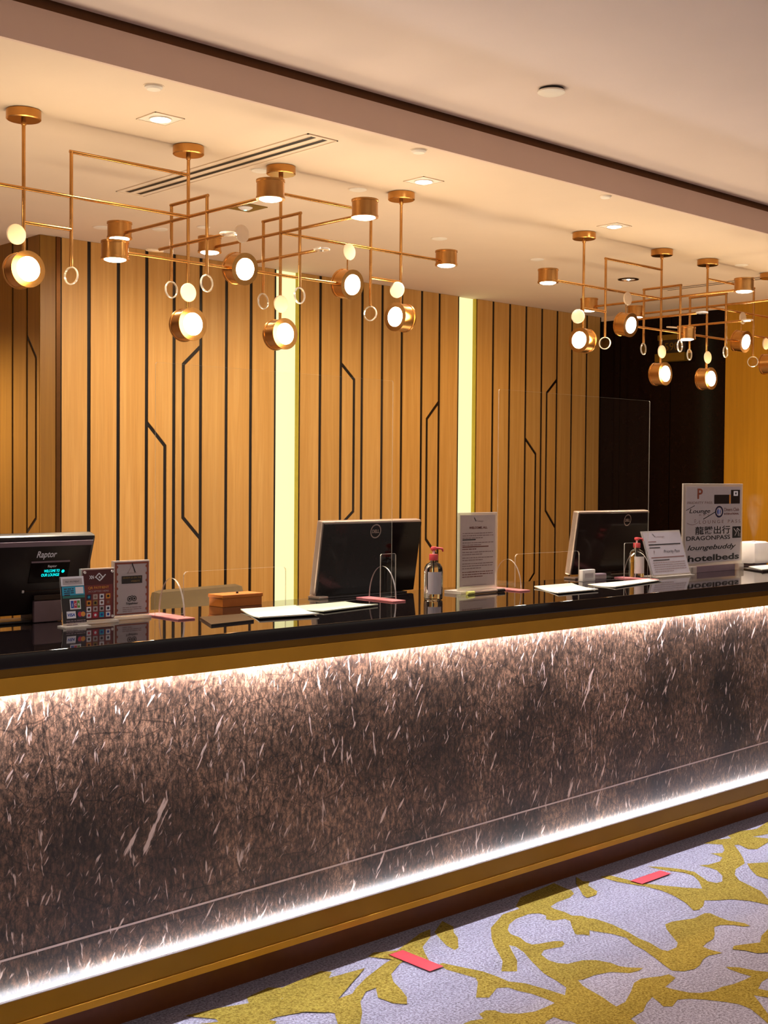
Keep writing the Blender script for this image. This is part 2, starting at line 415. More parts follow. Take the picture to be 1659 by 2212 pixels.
# ================================================================== SETTING
# floor
fl = struct(B(-5, 12, -4, 8, -0.05, 0).build('floor', 'carpet'), 'grey carpet with a mustard branching leaf pattern')
CARPET = [[(3.73,2.995),(3.728,2.962),(3.704,2.932),(3.657,2.915),(3.585,2.914),(3.53,2.899),(3.52,2.876),(3.522,2.827),(3.513,2.789),(3.537,2.76),(3.532,2.726),(3.402,2.625),(3.393,2.647),(3.378,2.667),(3.425,2.719),(3.464,2.757),(3.468,2.783),(3.426,2.798),(3.415,2.824),(3.445,2.849),(3.445,2.88),(3.414,2.9),(3.34,2.897),(3.281,2.876),(3.236,2.843),(3.215,2.812),(3.213,2.766),(3.195,2.727),(3.194,2.701),(3.214,2.69),(3.272,2.672),(3.294,2.652),(3.279,2.632),(3.252,2.622),(3.216,2.635),(3.186,2.642),(3.149,2.623),(3.129,2.577),(3.132,2.543),(3.149,2.516),(3.184,2.509),(3.211,2.503),(3.243,2.475),(3.259,2.43),(3.257,2.394),(3.268,2.372),(3.301,2.336),(3.272,2.332),(3.236,2.34),(3.199,2.385),(3.139,2.403),(3.106,2.403),(3.085,2.404),(3.071,2.412),(3.048,2.375),(3.039,2.343),(3.023,2.28),(3.007,2.24),(3.0,2.215),(3.046,2.217),(3.118,2.25),(3.181,2.284),(3.225,2.29),(3.253,2.277),(3.286,2.26),(3.319,2.253),(3.309,2.222),(3.263,2.211),(3.226,2.203),(3.23,2.172),(3.244,2.131),(3.266,2.106),(3.313,2.087),(3.353,2.089),(3.4,2.076),(3.456,2.072),(3.495,2.072),(3.492,2.105),(3.495,2.151),(3.503,2.168),(3.531,2.137),(3.546,2.087),(3.566,2.057),(3.522,2.031),(3.479,2.028),(3.425,2.008),(3.433,1.979),(3.388,1.953),(3.371,1.99),(3.339,1.953),(3.297,1.907),(3.281,1.89),(3.223,1.857),(3.246,1.891),(3.277,1.945),(3.281,1.984),(3.266,2.019),(3.236,2.068),(3.206,2.105),(3.174,2.123),(3.122,2.106),(3.102,2.124),(3.119,2.151),(3.135,2.185),(3.086,2.17),(3.033,2.144),(2.962,2.136),(2.947,2.105),(2.911,2.079),(2.809,2.171),(2.82,2.219),(2.823,2.237),(2.81,2.258),(2.808,2.29),(2.769,2.285),(2.714,2.256),(2.553,2.401),(2.584,2.431),(2.612,2.431),(2.651,2.416),(2.664,2.445),(2.698,2.45),(2.717,2.433),(2.719,2.405),(2.752,2.37),(2.797,2.35),(2.845,2.349),(2.885,2.35),(2.89,2.378),(2.887,2.44),(2.873,2.48),(2.87,2.517),(2.842,2.537),(2.801,2.518),(2.772,2.505),(2.743,2.531),(2.83,2.604),(2.851,2.632),(2.844,2.673),(2.832,2.738),(2.843,2.783),(2.861,2.785),(2.88,2.725),(2.905,2.654),(2.908,2.592),(2.905,2.548),(2.933,2.501),(2.945,2.433),(2.952,2.366),(3.0,2.4),(3.017,2.448),(3.034,2.515),(3.082,2.606),(3.122,2.673),(3.14,2.722),(3.134,2.748),(3.095,2.697),(3.055,2.643),(2.985,2.582),(2.949,2.615),(3.014,2.668),(3.06,2.728),(3.088,2.768),(3.133,2.823),(3.21,2.896),(3.252,2.916),(3.34,2.958),(3.428,2.958),(3.441,2.985),(3.523,3.035),(3.745,3.061)],[(3.036,2.994),(3.133,3.052),(3.122,2.988),(3.084,2.951),(3.057,2.905),(2.993,2.841),(2.969,2.835),(2.978,2.88),(3.001,2.928)],[(3.51,2.768),(3.523,2.749),(3.546,2.713),(3.545,2.64),(3.527,2.562),(3.503,2.499),(3.497,2.45),(3.474,2.39),(3.478,2.367),(3.529,2.368),(3.566,2.388),(3.605,2.437),(3.645,2.486),(3.682,2.518),(3.724,2.518),(3.811,2.485),(3.882,2.491),(3.897,2.478),(3.885,2.434),(3.879,2.395),(3.898,2.341),(3.888,2.313),(3.866,2.325),(3.854,2.357),(3.82,2.388),(3.785,2.39),(3.721,2.347),(3.68,2.328),(3.638,2.324),(3.598,2.313),(3.592,2.286),(3.598,2.24),(3.545,2.256),(3.501,2.25),(3.454,2.23),(3.413,2.223),(3.372,2.236),(3.35,2.262),(3.365,2.297),(3.401,2.365),(3.431,2.429),(3.443,2.478),(3.477,2.53),(3.471,2.584),(3.447,2.641),(3.44,2.669),(3.393,2.646),(3.374,2.659)],[(3.934,2.991),(3.98,2.978),(3.988,2.889),(3.999,2.826),(4.034,2.759),(4.068,2.703),(4.11,2.648),(4.175,2.705),(4.218,2.758),(4.224,2.808),(4.189,2.887),(4.185,2.948),(4.219,2.908),(4.254,2.839),(4.263,2.783),(4.237,2.741),(4.201,2.683),(4.209,2.649),(4.242,2.646),(4.302,2.683),(4.348,2.737),(4.356,2.778),(4.351,2.82),(4.388,2.798),(4.46,2.793),(4.513,2.816),(4.523,2.848),(4.523,2.88),(4.567,2.85),(4.609,2.866),(4.673,2.917),(4.627,2.979),(4.72,2.974),(4.782,2.942),(4.809,2.975),(4.907,2.981),(4.998,2.948),(5.15,2.983),(5.347,2.962),(5.043,2.791),(4.963,2.874),(4.873,2.895),(4.901,2.837),(4.848,2.806),(4.724,2.785),(4.696,2.81),(4.726,2.87),(4.703,2.879),(4.64,2.817),(4.558,2.746),(4.508,2.711),(4.452,2.702),(4.416,2.695),(4.35,2.659),(4.302,2.61),(4.275,2.546),(4.248,2.483),(4.186,2.42),(4.143,2.376),(4.131,2.387),(4.121,2.453),(4.085,2.509),(4.029,2.543),(4.001,2.568),(3.945,2.536),(3.897,2.524),(3.877,2.534),(3.906,2.571),(3.933,2.612),(3.965,2.683),(3.977,2.74),(3.972,2.806),(3.952,2.858),(3.938,2.915)],[(4.515,2.705),(4.592,2.657),(4.626,2.607),(4.37,2.461),(4.398,2.544),(4.403,2.594),(4.459,2.657)],[(3.867,3.051),(3.843,3.0),(3.862,2.983),(3.816,2.953),(3.789,2.89),(3.755,2.869),(3.701,2.868),(3.718,2.902),(3.802,3.0)],[(3.904,2.255),(3.83,2.236),(3.771,2.206),(3.719,2.232),(3.678,2.248),(3.649,2.234),(3.67,2.202),(3.678,2.162),(3.709,2.141),(3.748,2.107),(3.974,2.236)],[(2.825,2.954),(2.757,2.992),(2.72,2.979),(2.759,2.911),(2.713,2.898),(2.598,2.854),(2.527,2.818),(2.489,2.793),(2.405,2.793),(2.345,2.828),(2.307,2.853),(2.291,2.896),(2.312,2.905),(2.435,2.9),(2.49,2.911),(2.551,2.959),(2.531,2.987),(2.361,2.966),(2.331,2.994),(2.24,2.979),(2.219,2.942),(2.186,2.953),(2.132,2.974),(2.031,2.993),(2.085,2.918),(2.077,2.888),(2.034,2.828),(2.07,2.796),(2.142,2.894),(2.166,2.88),(2.096,2.773),(2.122,2.75),(2.166,2.808),(2.22,2.815),(2.332,2.776),(2.36,2.724),(2.281,2.607),(2.317,2.575),(2.419,2.672),(2.469,2.736),(2.529,2.777),(2.57,2.779),(2.526,2.722),(2.531,2.661),(2.556,2.63),(2.59,2.665),(2.617,2.718),(2.64,2.776),(2.677,2.825),(2.75,2.866),(2.839,2.896),(2.81,2.866),(2.816,2.785),(2.879,2.883),(2.91,2.923),(2.992,2.969),(3.044,3.021),(2.993,3.017)]]
def carpet_motifs(dx, dy, flip, z):
    mb = MB()
    for k, P in enumerate(CARPET):
        Q = [((-x if flip else x)+dx, y+dy) for x, y in P]
        zz = z+0.0002*k
        vs = [mb.bm.verts.new((x, y, zz)) for x, y in Q]
        for t in tessellate_polygon([[Vector((x, y, 0)) for x, y in Q]]):
            try: mb.bm.faces.new([vs[i] for i in t])
            except ValueError: pass
    bmesh.ops.recalc_face_normals(mb.bm, faces=mb.bm.faces)
    for f in mb.bm.faces:
        if f.normal.z < 0: f.normal_flip()
    return mb.build('leaf_pattern', 'carpet_y', fl, recalc=False)
carpet_motifs(0, 0, False, 0.001)
for dx, dy, fp in ((8.3, -1.25, True), (-2.7, -.05, False), (0.9, -1.5, False), (3.6, -0.05, False), (4.8, -1.5, False), (-1.8, -1.6, False), (7.2, -0.05, False), (8.4, -1.5, False), (5.7, -2.9, False), (2.2, -2.95, False), (9.1, -2.9, False)):
    if (dx, dy) == (8.3, -1.25): continue
    carpet_motifs(dx, dy, fp, 0.0032)

def tape(pts, label):
    mb = MB(); v = [mb.bm.verts.new((x, y, 0.0058)) for x, y in pts]; w = [mb.bm.verts.new((x, y, 0.0048)) for x, y in pts]
    mb.bm.faces.new(v); mb.bm.faces.new(w[::-1])
    for i in range(4): mb.bm.faces.new((v[i], v[(i+1) % 4], w[(i+1) % 4], w[i]))
    tag(mb.build('tape_strip', 'tape'), label, 'tape')
tape([(2.775, 2.939), (2.835, 2.939), (2.835, 2.755), (2.775, 2.755)], 'red tape strip on the carpet pointing out from the desk, the one nearer the camera')
tape([(3.974, 2.876), (4.168, 2.876), (4.165, 2.826), (3.976, 2.824)], 'red tape strip on the carpet lying parallel to the desk, the farther one')

# ceilings, bulkhead, shadow gap
ZC, ZF, YB = 2.80, 2.942, 3.51
c1 = struct(B(-5, 12, YB, 8, ZC, 3.1).build('ceiling', 'plaster'), 'lower cream ceiling over the desk')
struct(B(-5, 12, YB-0.015, YB, ZC, 2.912).build('trim_1', 'bulkhead'), 'upright face of the ceiling bulkhead')
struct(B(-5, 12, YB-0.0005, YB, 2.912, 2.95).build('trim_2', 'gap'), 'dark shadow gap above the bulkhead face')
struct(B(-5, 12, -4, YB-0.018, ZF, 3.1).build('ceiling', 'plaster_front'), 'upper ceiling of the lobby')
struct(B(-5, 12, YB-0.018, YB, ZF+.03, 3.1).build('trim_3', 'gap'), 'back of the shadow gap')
# lobby walls (behind and beside the camera)
struct(B(-5.1, -5, -4, 8, 0, 3.1).build('wall_left', 'lobby_wall'), 'far left lobby wall')
struct(B(12, 12.1, -4, 8, 0, 3.1).build('wall_far_right', 'lobby_wall'), 'far right lobby wall')
struct(B(-5, 3.30, 7.6, 7.7, 0, 2.8).build('wall_recess', 'lobby_wall'), 'wall at the end of the side passage')

# panelled back wall
YW = 6.2
def S(x0, x1, y0, y1, z0, z1): return B(x0, x1, y0, y1, z0, z1)
wb_ = MB()
for a_, b_, y_ in ((3.300, 4.864, YW+.005), (4.864, 5.040, YW+.047), (5.040, 6.484, YW+.005), (6.484, 6.654, YW+.047), (6.654, 8.1, YW+.005)): wb_.box(a_, b_, y_, YW+.12, 0, ZC)
wall = struct(wb_.build('wall_back', 'groove'), 'panelled wall behind the desk with dark bronze grooves')
G = 0.0110
def plank(P, m='wood', parent=wall, mat=None, d=G):
    Q = inset(P, d)
    return MB().prism(Q, 0.0055, mat or Matrix.Translation((0, YW, 0))).build('plank', m, parent)
def rectp(x0, x1, z0=-0.01, z1=ZC+0.01): return [(x0, z0), (x1, z0), (x1, z1), (x0, z1)]
T, Bm = ZC+0.01, -0.01
def bent(x0, x1, side, xm, za, zb, zc=None, zd=None):
    """a plank split by a bent groove that leaves and rejoins one of its edges"""
    e, o = (x0, x1) if side == 'L' else (x1, x0)
    if zc is None:
        inner = [(e, za), (xm, zb), (xm, Bm), (e, Bm)]
        outer = [(e, T), (o, T), (o, Bm), (xm, Bm), (xm, zb), (e, za)]
    else:
        inner = [(e, za), (xm, zb), (xm, zc), (e, zd)]
        outer = [(e, T), (o, T), (o, Bm), (e, Bm), (e, zd), (xm, zc), (xm, zb), (e, za)]
    return inner, outer
# left corner: two shaded-olive planks, bronze corner trim
plank(rectp(3.270, 3.382), 'olive_shaded_wood')
struct(B(3.372, 3.396, YW-0.006, YW+.022, 0, ZC).build('trim_4', 'bronze_trim'), 'bronze corner trim')
bays = [(3.396, 3.571), (3.571, 3.754), (3.754, 3.937), None, None, (4.305, 4.488), (4.488, 4.669), (4.669, 4.858)]
for b in bays:
    if b: plank(rectp(*b))
for P in bent(3.937, 4.120, 'L', 4.060, 1.833, 1.702): plank(P)
for P in bent(4.120, 4.305, 'R', 4.184, 2.288, 2.175, 1.290, 1.166): plank(P)
xs = [5.042, 5.215, 5.389, 5.571, 5.749, 5.927, 6.115, 6.285, 6.479]
for a, b in zip(xs, xs[1:]):
    if abs(a-5.389) < 1e-3:
        for P in bent(a, b, 'L', 5.502, 2.261, 2.163, 1.309, 1.217): plank(P)
    elif abs(a-6.115) < 1e-3:
        for P in bent(a, b, 'R', 6.170, 2.056, 1.934, 1.110, 0.985): plank(P)
    else: plank(rectp(a, b))
xs = [6.655, 6.835, 7.015, 7.195, 7.375, 7.554, 7.731, 7.913, 8.085]
for a, b in zip(xs, xs[1:]):
    if abs(a-7.195) < 1e-3:
        for P in bent(a, b, 'L', 7.316, 1.828, 1.714, 0.825, 0.700): plank(P)
    elif abs(a-7.375) < 1e-3:
        for P in bent(a, b, 'R', 7.438, 2.281, 2.176, 1.291, 1.160): plank(P)
    else: plank(rectp(a, b))
# the two lit slots in the wall
for i, (a, b, c) in enumerate(((4.866, 5.036, .041), (6.486, 6.650, .041))):
    struct(B(a, b, YW+c-.012, YW+c, 0, ZC).build('trim_%d' % (5+2*i), 'strip'), 'tall pale yellow light panel in a wall slot')
    struct(B(b-0.002, b+.004, YW-.002, YW+c-.012, 0, ZC).build('trim_%d' % (6+2*i), 'strip_side_lit'), 'side of the light slot, coloured as lit by the panel')
# return of the wall running back on the left (x = 3.28)
wr = struct(B(3.285, 3.32, YW+.007, 7.6, 0, ZC).build('wall_return', 'groove'), 'shaded-olive panelled return at the left end of the back wall')
Ms = Matrix.Translation((3.28, 0, 0)) @ Matrix.Rotation(math.radians(90), 4, 'Z')   # local x -> world y, local y -> world -x
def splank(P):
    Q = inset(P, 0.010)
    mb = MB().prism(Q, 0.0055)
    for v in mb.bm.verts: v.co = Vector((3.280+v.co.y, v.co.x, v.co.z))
    return mb.build('plank', 'olive_shaded_wood', wr)
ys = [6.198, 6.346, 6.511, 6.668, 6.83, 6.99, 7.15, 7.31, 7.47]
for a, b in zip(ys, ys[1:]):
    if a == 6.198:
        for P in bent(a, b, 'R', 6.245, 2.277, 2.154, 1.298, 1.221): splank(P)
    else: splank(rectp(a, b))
# right wall: dark glass section then amber panels
rw = struct(B(8.10, 8.25, 3.3, YW+.12, 0, ZC).build('wall_right', 'dark_brown'), 'right wall with a dark glass section and amber panels')
B(8.085, 8.10, 5.075, YW-.002, 2.765, ZC).build('header_strip', 'plaster', rw)
for a, b in ((6.012, 6.196), (5.55, 6.006), (5.08, 5.544)):
    B(8.085, 8.10, a, b, 0, 2.763).build('glass_panel', 'black_glass', rw)
for a, b in ((4.66, 5.07), (4.24, 4.655), (3.80, 4.235), (3.36, 3.795)):
    B(8.07, 8.10, a+.001, b, 0, ZC).build('amber_panel', 'amber_wood', rw)

# reflection in the dark glass, built as a solid sign box
sg = thing('sign_reflection', 'olive framed sign reflection, built solid, on the dark glass panel behind the right-hand chandelier', 'sign', (8.04, 5.51, 2.41))
B(-.03, .045, -.13, .13, 0, .06, .004).build('lower_bar', 'sign_olive', sg)
B(-.01, .045, -.12, .12, .16, .20, .004).build('upper_bar', 'sign_olive', sg)
B(.0, .045, -.12, .12, .06, .16, .003).build('box', 'black_plastic', sg)
mb = MB().text('590', 0, .082, .06, width=.12)
for v in mb.bm.verts: v.co = Vector((-.001, -v.co.x, v.co.z))
mb.build('marking', 'sign_olive', sg)

# ================================================================== RECEPTION DESK
X0, X1 = -2.0, 8.0
desk = thing('reception_desk', 'long reception desk with black granite top, brass bands and lit brown marble front', 'desk', (3, 3.3, 0))
def D(x0, x1, y0, y1, z0, z1, name, m, bev=0.0):
    o = B(x0-3, x1-3, y0-3.3, y1-3.3, z0, z1, bev).build(name, m, desk); return o
D(X0, X1, 2.98, 3.66, 1.041, 1.080, 'countertop', 'granite', 0.0026)
D(X0, X1, 2.988, 3.005, 1.019, 1.0405, 'apron_shade_band', 'brass_shaded')  # dark strip in place of the slab's shade on the apron
D(X0, X1, 2.982, 3.000, 0.974, 1.0185, 'brass_apron', 'brass', .0008)
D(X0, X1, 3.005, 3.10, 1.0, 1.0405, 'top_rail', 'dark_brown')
D(X0, X1, 3.006, 3.014, 0.990, 0.999, 'led_strip', 'led_top')
YM = 3.034
# marble front: upper slab above the inlay line, lower slab below it (the line climbs gently to the right)
zg = lambda x: 0.283+(x-1.5)*0.0158
def slab(zlo, zhi, name):
    mb = MB(); P = [(X0, zlo(X0)), (X1, zlo(X1)), (X1, zhi(X1)), (X0, zhi(X0))]
    mb.prism([(x-3, z) for x, z in P], 0.02, Matrix.Translation((0, YM-3.3, 0)))
    return mb.build(name, 'marble', desk)
slab(lambda x: zg(x)+.0028, lambda x: 1.0, 'marble_panel')
slab(lambda x: 0.185, lambda x: zg(x)-.0028, 'marble_panel')
mb = MB().prism([(X0-3, zg(X0)-.0026), (X1-3, zg(X1)-.0026), (X1-3, zg(X1)+.0026), (X0-3, zg(X0)+.0026)], 0.018, Matrix.Translation((0, YM-.001-3.3, 0)))
mb.build('inlay_line', 'line', desk)
D(X0, X1, 3.056, 3.63, 0.113, 1.04, 'carcass', 'dark_brown')
D(X0, X1, 2.998, 3.033, 0.180, 0.187, 'led_channel', 'led')
D(X0, X1, 2.985, 2.997, 0.1335, 0.193, 'plinth_face', 'plinth_brass', .0008)
D(X0, X1, 2.984, 2.996, 0.1925, 0.1945, 'channel_lip', 'alu')
D(X0, X1, 2.979, 3.06, 0.113, 0.1333, 'plinth_step', 'brass', .0008)
D(X0, X1, 3.00, 3.05, 0.135, 0.178, 'plinth_core', 'dark_brown')
D(X0, X1, 3.072, 3.60, 0.0, 0.112, 'toe_kick', 'toe')

# ================================================================== CEILING FITTINGS
def cap(x, y, z=ZC, r=.04, label='', t=.006):
    o = thing('sprinkler_head', label, 'sprinkler', (x, y, z))
    MB().lathe([(0, -t), (r*.75, -t), (r*.97, -t*.5), (r, 0), (0, 0)], 28).build('cover', 'ceil_white', o, smooth=True)
    MB().lathe([(r*1.0, -.0012), (r*1.12, -.0012), (r*1.14, 0), (r, 0)], 28).build('rim', 'plaster', o)
    return o
cap(2.303, 3.589, r=.030, t=.012, label='small round cover by the bulkhead edge, leftmost on the lower ceiling')
cap(3.486, 3.560, r=.030, t=.012, label='small round cover at the bulkhead edge above the middle of the desk')
cap(4.645, 3.545, r=.026, t=.010, label='small round cover at the bulkhead edge, the one farthest right')
cap(3.250, 4.256, r=.040, label='round white ceiling cover beside the third canopy of the near chandelier')
cap(3.769, 4.231, r=.040, label='round white ceiling cover just left of the fourth canopy of the near chandelier')
cap(3.414, 5.80, r=.045, label='round white ceiling cover low on the left above the panelled wall')
cap(3.651, 5.63, r=.042, label='faint round ceiling cover behind the second pendant rod')
cap(3.776, 5.418, r=.034, label='small round white ceiling cover between the two bracket rods')
cap(4.843, 4.785, r=.042, label='round white ceiling cover above the rightmost lamp of the near chandelier')
cap(5.698, 4.835, r=.042, label='faint round ceiling cover above the left end lamp of the far chandelier')
cap(6.685, 4.102, r=.040, label='round white ceiling cover right of the third canopy of the far chandelier')

def square_downlight(x, y, label):
    o = thing('downlight', label, 'downlight', (x, y, ZC))
    a = .062
    mb = MB()
    for x0, x1, y0, y1 in ((-a, a, -a, -a+.004), (-a, a, a-.004, a), (-a, -a+.004, -a, a), (a-.004, a, -a, a)):
        mb.box(x0, x1, y0, y1, -.003, 0)
    mb.build('square_trim', 'plaster', o)
    B(-a+.004, a-.004, -a+.004, a-.004, -.0015, 0).build('trim_plate', 'ceil_white', o)
    MB().lathe([(.036, 0), (.036, -.006), (.041, -.006), (.041, 0)], 32).build('ring', 'ceil_white', o, smooth=True)
    MB().lathe([(0, -.011), (.02, -.010), (.035, -.003), (0, -.003)], 28).build('lens', 'down_lens', o, smooth=True)
square_downlight(2.528, 3.895, 'lit square-trim downlight left of the second canopy of the near chandelier')
square_downlight(3.863, 3.914, 'lit square-trim downlight above the fourth canopy of the near chandelier')
square_downlight(5.221, 3.928, 'lit square-trim downlight above the first canopy of the far chandelier')
rd = thing('downlight', 'unlit round recessed spot with a thin trim ring above the far chandelier bracket', 'downlight', (6.666, 4.90, ZC))
MB().lathe([(.062, 0), (.066, -.004), (.050, -.006), (.044, 0)], 32).build('trim_ring', 'bronze_trim', rd, smooth=True)
MB().lathe([(0, -.004), (.042, -.002), (.042, 0)], 24).build('reflector', 'ceil_white', rd, smooth=True)
MB().lathe([(0, -.009), (.009, -.006), (.012, -.002)], 16).build('lamp', 'down_lens', rd, smooth=True)
sn = thing('ceiling_sensor', 'dark ceiling sensor plate with a green light', 'sensor', (3.638, 4.88, ZC))
B(-.075, .075, -.075, .075, -.004, 0, .001).build('plate', 'sign_olive', sn)
MB().lathe([(0, -.016), (.02, -.014), (.035, -.004), (0, -.004)], 20).build('dome', 'white_plastic', sn, smooth=True)
MB().lathe([(0, -.019), (.007, -.017), (.009, -.013)], 12).build('indicator', 'green_led', sn)
det = thing('smoke_detector', 'white round detector on the upper ceiling in front of the bulkhead', 'detector', (3.612, 3.006, ZF))
MB().lathe([(0, -.020), (.040, -.019), (.050, -.014), (.050, -.009), (0, -.009)], 36).build('disc', 'ceil_white', det, smooth=True)
MB().lathe([(.040, -.009), (.040, 0), (.044, 0), (.044, -.009)], 30).build('neck', 'vent_slot', det, smooth=True)

def vent(x0, x1, y0, y1, label):
    cx, cy = (x0+x1)/2, (y0+y1)/2
    o = thing('ceiling_vent', label, 'air vent', (cx, cy, ZC))
    hx, hy = (x1-x0)/2, (y1-y0)/2
    mb = MB()
    for a, b, c, d in ((-hx, -hx+.006, -hy, hy), (hx-.006, hx, -hy, hy), (-hx, hx, -hy, -hy+.006), (-hx, hx, hy-.006, hy)):
        mb.box(a, b, c, d, -.004, 0)
    mb.build('frame', 'plaster', o)
    B(-hx+.006, hx-.006, -hy+.006, hy-.006, -.001, 0).build('plate', 'plaster', o)
    for sx in (-.028, .028):
        B(sx-.012, sx+.012, -hy+.025, hy-.025, -.0018, -.001).build('slot', 'vent_slot', o)
        for t in (-.013, .013):
            B(sx+t-.001, sx+t+.001, -hy+.025, hy-.025, -.0028, -.001).build('blade', 'plaster', o)
vent(3.025, 3.172, 3.675, 5.02, 'long two-slot linear air vent crossing the ceiling behind the near chandelier')
vent(7.13, 7.27, 3.70, 5.02, 'long linear air vent crossing the ceiling behind the far chandelier')

# ================================================================== CHANDELIERS
RR = 0.0065
def head_mesh(kind):
    pass
def lamp_head(parent, x, y, z, kind, az=-90, tilt=0, rod_in=None):
    """kind 'can': drum with the lens underneath; 'lamp': drum lying on its side, lens facing azimuth az"""
    r, h, rl = (.052, .068, .038) if kind == 'can' else (.064, .070, .041)
    prof = [(0, h/2), (r, h/2), (r, h/2-.007), (r*.955, h/2-.008), (r*.955, -h/2+.009), (r, -h/2+.008), (r, -h/2), (rl+.003, -h/2), (rl+.003, -h/2+.004), (0, -h/2+.004)]
    if kind == 'can': m = Matrix.Translation((x, y, z))
    else:
        d = Vector((math.cos(math.radians(az))*math.cos(math.radians(tilt)), math.sin(math.radians(az))*math.cos(math.radians(tilt)), math.sin(math.radians(tilt))))
        q = (-d).to_track_quat('Z', 'Y').to_matrix().to_4x4()
        m = Matrix.Translation((x, y, z)) @ q
    o = MB().lathe(prof, 40, m).build('lamp_head', 'lamp_brass', parent, smooth=True)
    MB().lathe([(rl+.002, -h/2+.003), (rl+.002, -h/2-.001), (rl*.8, -h/2-.005), (0, -h/2-.007)], 32, m).build('lens', 'lamp_lens', o, smooth=True)
    return o
def disc_part(parent, x, y, z, r, az, cream_reflect, flat=False, tilt=0):
    q = Matrix.Identity(4) if flat else Vector((math.cos(math.radians(az)), math.sin(math.radians(az)), 0)).to_track_quat('Z', 'Y').to_matrix().to_4x4()
    if flat and tilt: q = Matrix.Rotation(math.radians(tilt), 4, 'X')
    m = Matrix.Translation((x, y, z)) @ q
    t = .004
    o = MB().lathe([(0, t), (r*.86, t), (r*.86, -t), (0, -t)], 28, m).build('glass_disc', 'cream_reflect' if cream_reflect else 'crystal', parent, smooth=True)
    MB().lathe([(r*.86, t), (r*.95, t*.9), (r, t*.4), (r, -t*.4), (r*.95, -t*.9), (r*.86, -t), (r*.86, t)], 28, m).build('rim', 'cream_reflect' if cream_reflect else 'crystal_rim', o, smooth=True)
    return o
def rod(parent, a, b, r=RR):
    return MB().tube(a, b, r, 12).build('rod', 'lamp_brass', parent, smooth=True)

def chandelier(xo, label, kinds, az1, az4, dx1):
    CH = thing('chandelier', label, 'chandelier', (xo, 4.145, ZC), group=None)
    z = lambda w: w-ZC
    R2, R3, R4 = .687, 1.140, 1.822
    for x, zb in ((0, 2.246+.06), (R2, 2.115+.06), (R3, 2.115+.06), (R4, 2.246+.06)):
        c = MB().lathe([(0, -.034), (.056, -.034), (.060, -.031), (.060, -.002), (0, -.002)], 40, Matrix.Translation((x, 0, 0))).build('canopy', 'lamp_brass', CH, smooth=True)
        MB().lathe([(.0095, -.034), (.0095, -.050), (RR, -.052)], 16, Matrix.Translation((x, 0, 0))).build('collar', 'lamp_brass', c, smooth=True)
        rod(CH, (x, 0, -.034), (x, 0, z(zb)))
    # long arms (along the desk) at 2.53
    rod(CH, (-.24, 0, z(2.53)), (R2, 0, z(2.53))); lamp_head(CH, -.285, 0, z(2.545), 'can')
    rod(CH, (R3, 0, z(2.53)), (R4+.24, 0, z(2.53))); lamp_head(CH, R4+.29, 0, z(2.545), 'can')
    # outer brackets
    for xr, xb, zr in ((R2, .185, 2.690), (R3, 1.640, 2.690)):
        s = 1 if xb > xr else -1
        rod(CH, (xr, 0, z(zr)), (xb+s*RR, 0, z(zr))); rod(CH, (xb, 0, z(zr)), (xb, 0, z(2.280)))
        disc_part(CH, xb, 0, z(2.247), .033, 200, False)
    rod(CH, (0, 0, z(2.412)), (.185, 0, z(2.412))); rod(CH, (1.640, 0, z(2.403)), (R4, 0, z(2.403)))
    # cross arms of the two middle rods
    for xr in (R2, R3):
        rod(CH, (xr, -.47, z(2.53)), (xr, .46, z(2.53)))
        lamp_head(CH, xr, -.515, z(2.552), 'can'); lamp_head(CH, xr, .50, z(2.545), 'can')
        rod(CH, (xr, -.125-RR, z(2.592)), (xr, .115+RR, z(2.592)))
        for yy in (-.125, .115):
            rod(CH, (xr, yy, z(2.592)), (xr, yy, z(2.295)))
            disc_part(CH, xr, yy, z(2.262), .034, -80, False)
        rod(CH, (xr, -.23, z(2.43)), (xr, .20, z(2.43)))
        disc_part(CH, xr, -.262, z(2.43), .033, 0, False, flat=True)
        disc_part(CH, xr, .235, z(2.43), .036, 0, True, flat=True, tilt=6)
    # low arm with three heads
    rod(CH, (.40, 0, z(2.357)), (1.46, 0, z(2.357)))
    for xh, k in zip((.365, .935, 1.505), kinds):
        lamp_head(CH, xh, 0, z(2.36), k, -90, -10)
        if k == 'lamp':
            rod(CH, (xh, 0, z(2.42)), (xh, 0, z(2.465)), .003); disc_part(CH, xh, -.010, z(2.497), .036, -90, True)
    # heads at the foot of the four rods, each with a cream glass disc above it
    for x, zl, az in ((0, 2.246, az1), (R2, 2.115, -90), (R3, 2.115, -90), (R4, 2.246, az4)):
        lamp_head(CH, x, 0, z(zl), 'lamp', az)
        if x in (0, R4): disc_part(CH, x+dx1, -.014, z(zl+.118), .036, -90 if az == -90 else -160, True)
        else: disc_part(CH, x-.008, -.014, z(zl+.122), .036, -90, True)
    # the light the heads give off
    for (x, y, zz) in ((0, -.10, 2.246), (R2, -.10, 2.115), (R3, -.10, 2.115), (R4, -.10, 2.246)):
        light('POINT', 'head_glow', (xo+x, 4.145+y, zz), 1.9, WARM, shadow_soft_size=.05)
    for (x, y, zz) in ((R2, -.515, 2.45), (R2, .50, 2.44), (R3, -.515, 2.45), (R3, .5, 2.44), (-.285, 0, 2.44), (R4+.29, 0, 2.44)):
        light('SPOT', 'can_beam', (xo+x, 4.145+y, zz), 6, WARM, spot_size=math.radians(130), spot_blend=.7, shadow_soft_size=.035)
    return CH
chandelier(2.130, 'near brass rod chandelier over the left and middle of the desk', ('can', 'lamp', 'lamp'), -90, -176, -.035)
chandelier(5.256, 'far brass rod chandelier over the right end of the desk', ('lamp', 'can', 'lamp'), -176, -90, -.06)

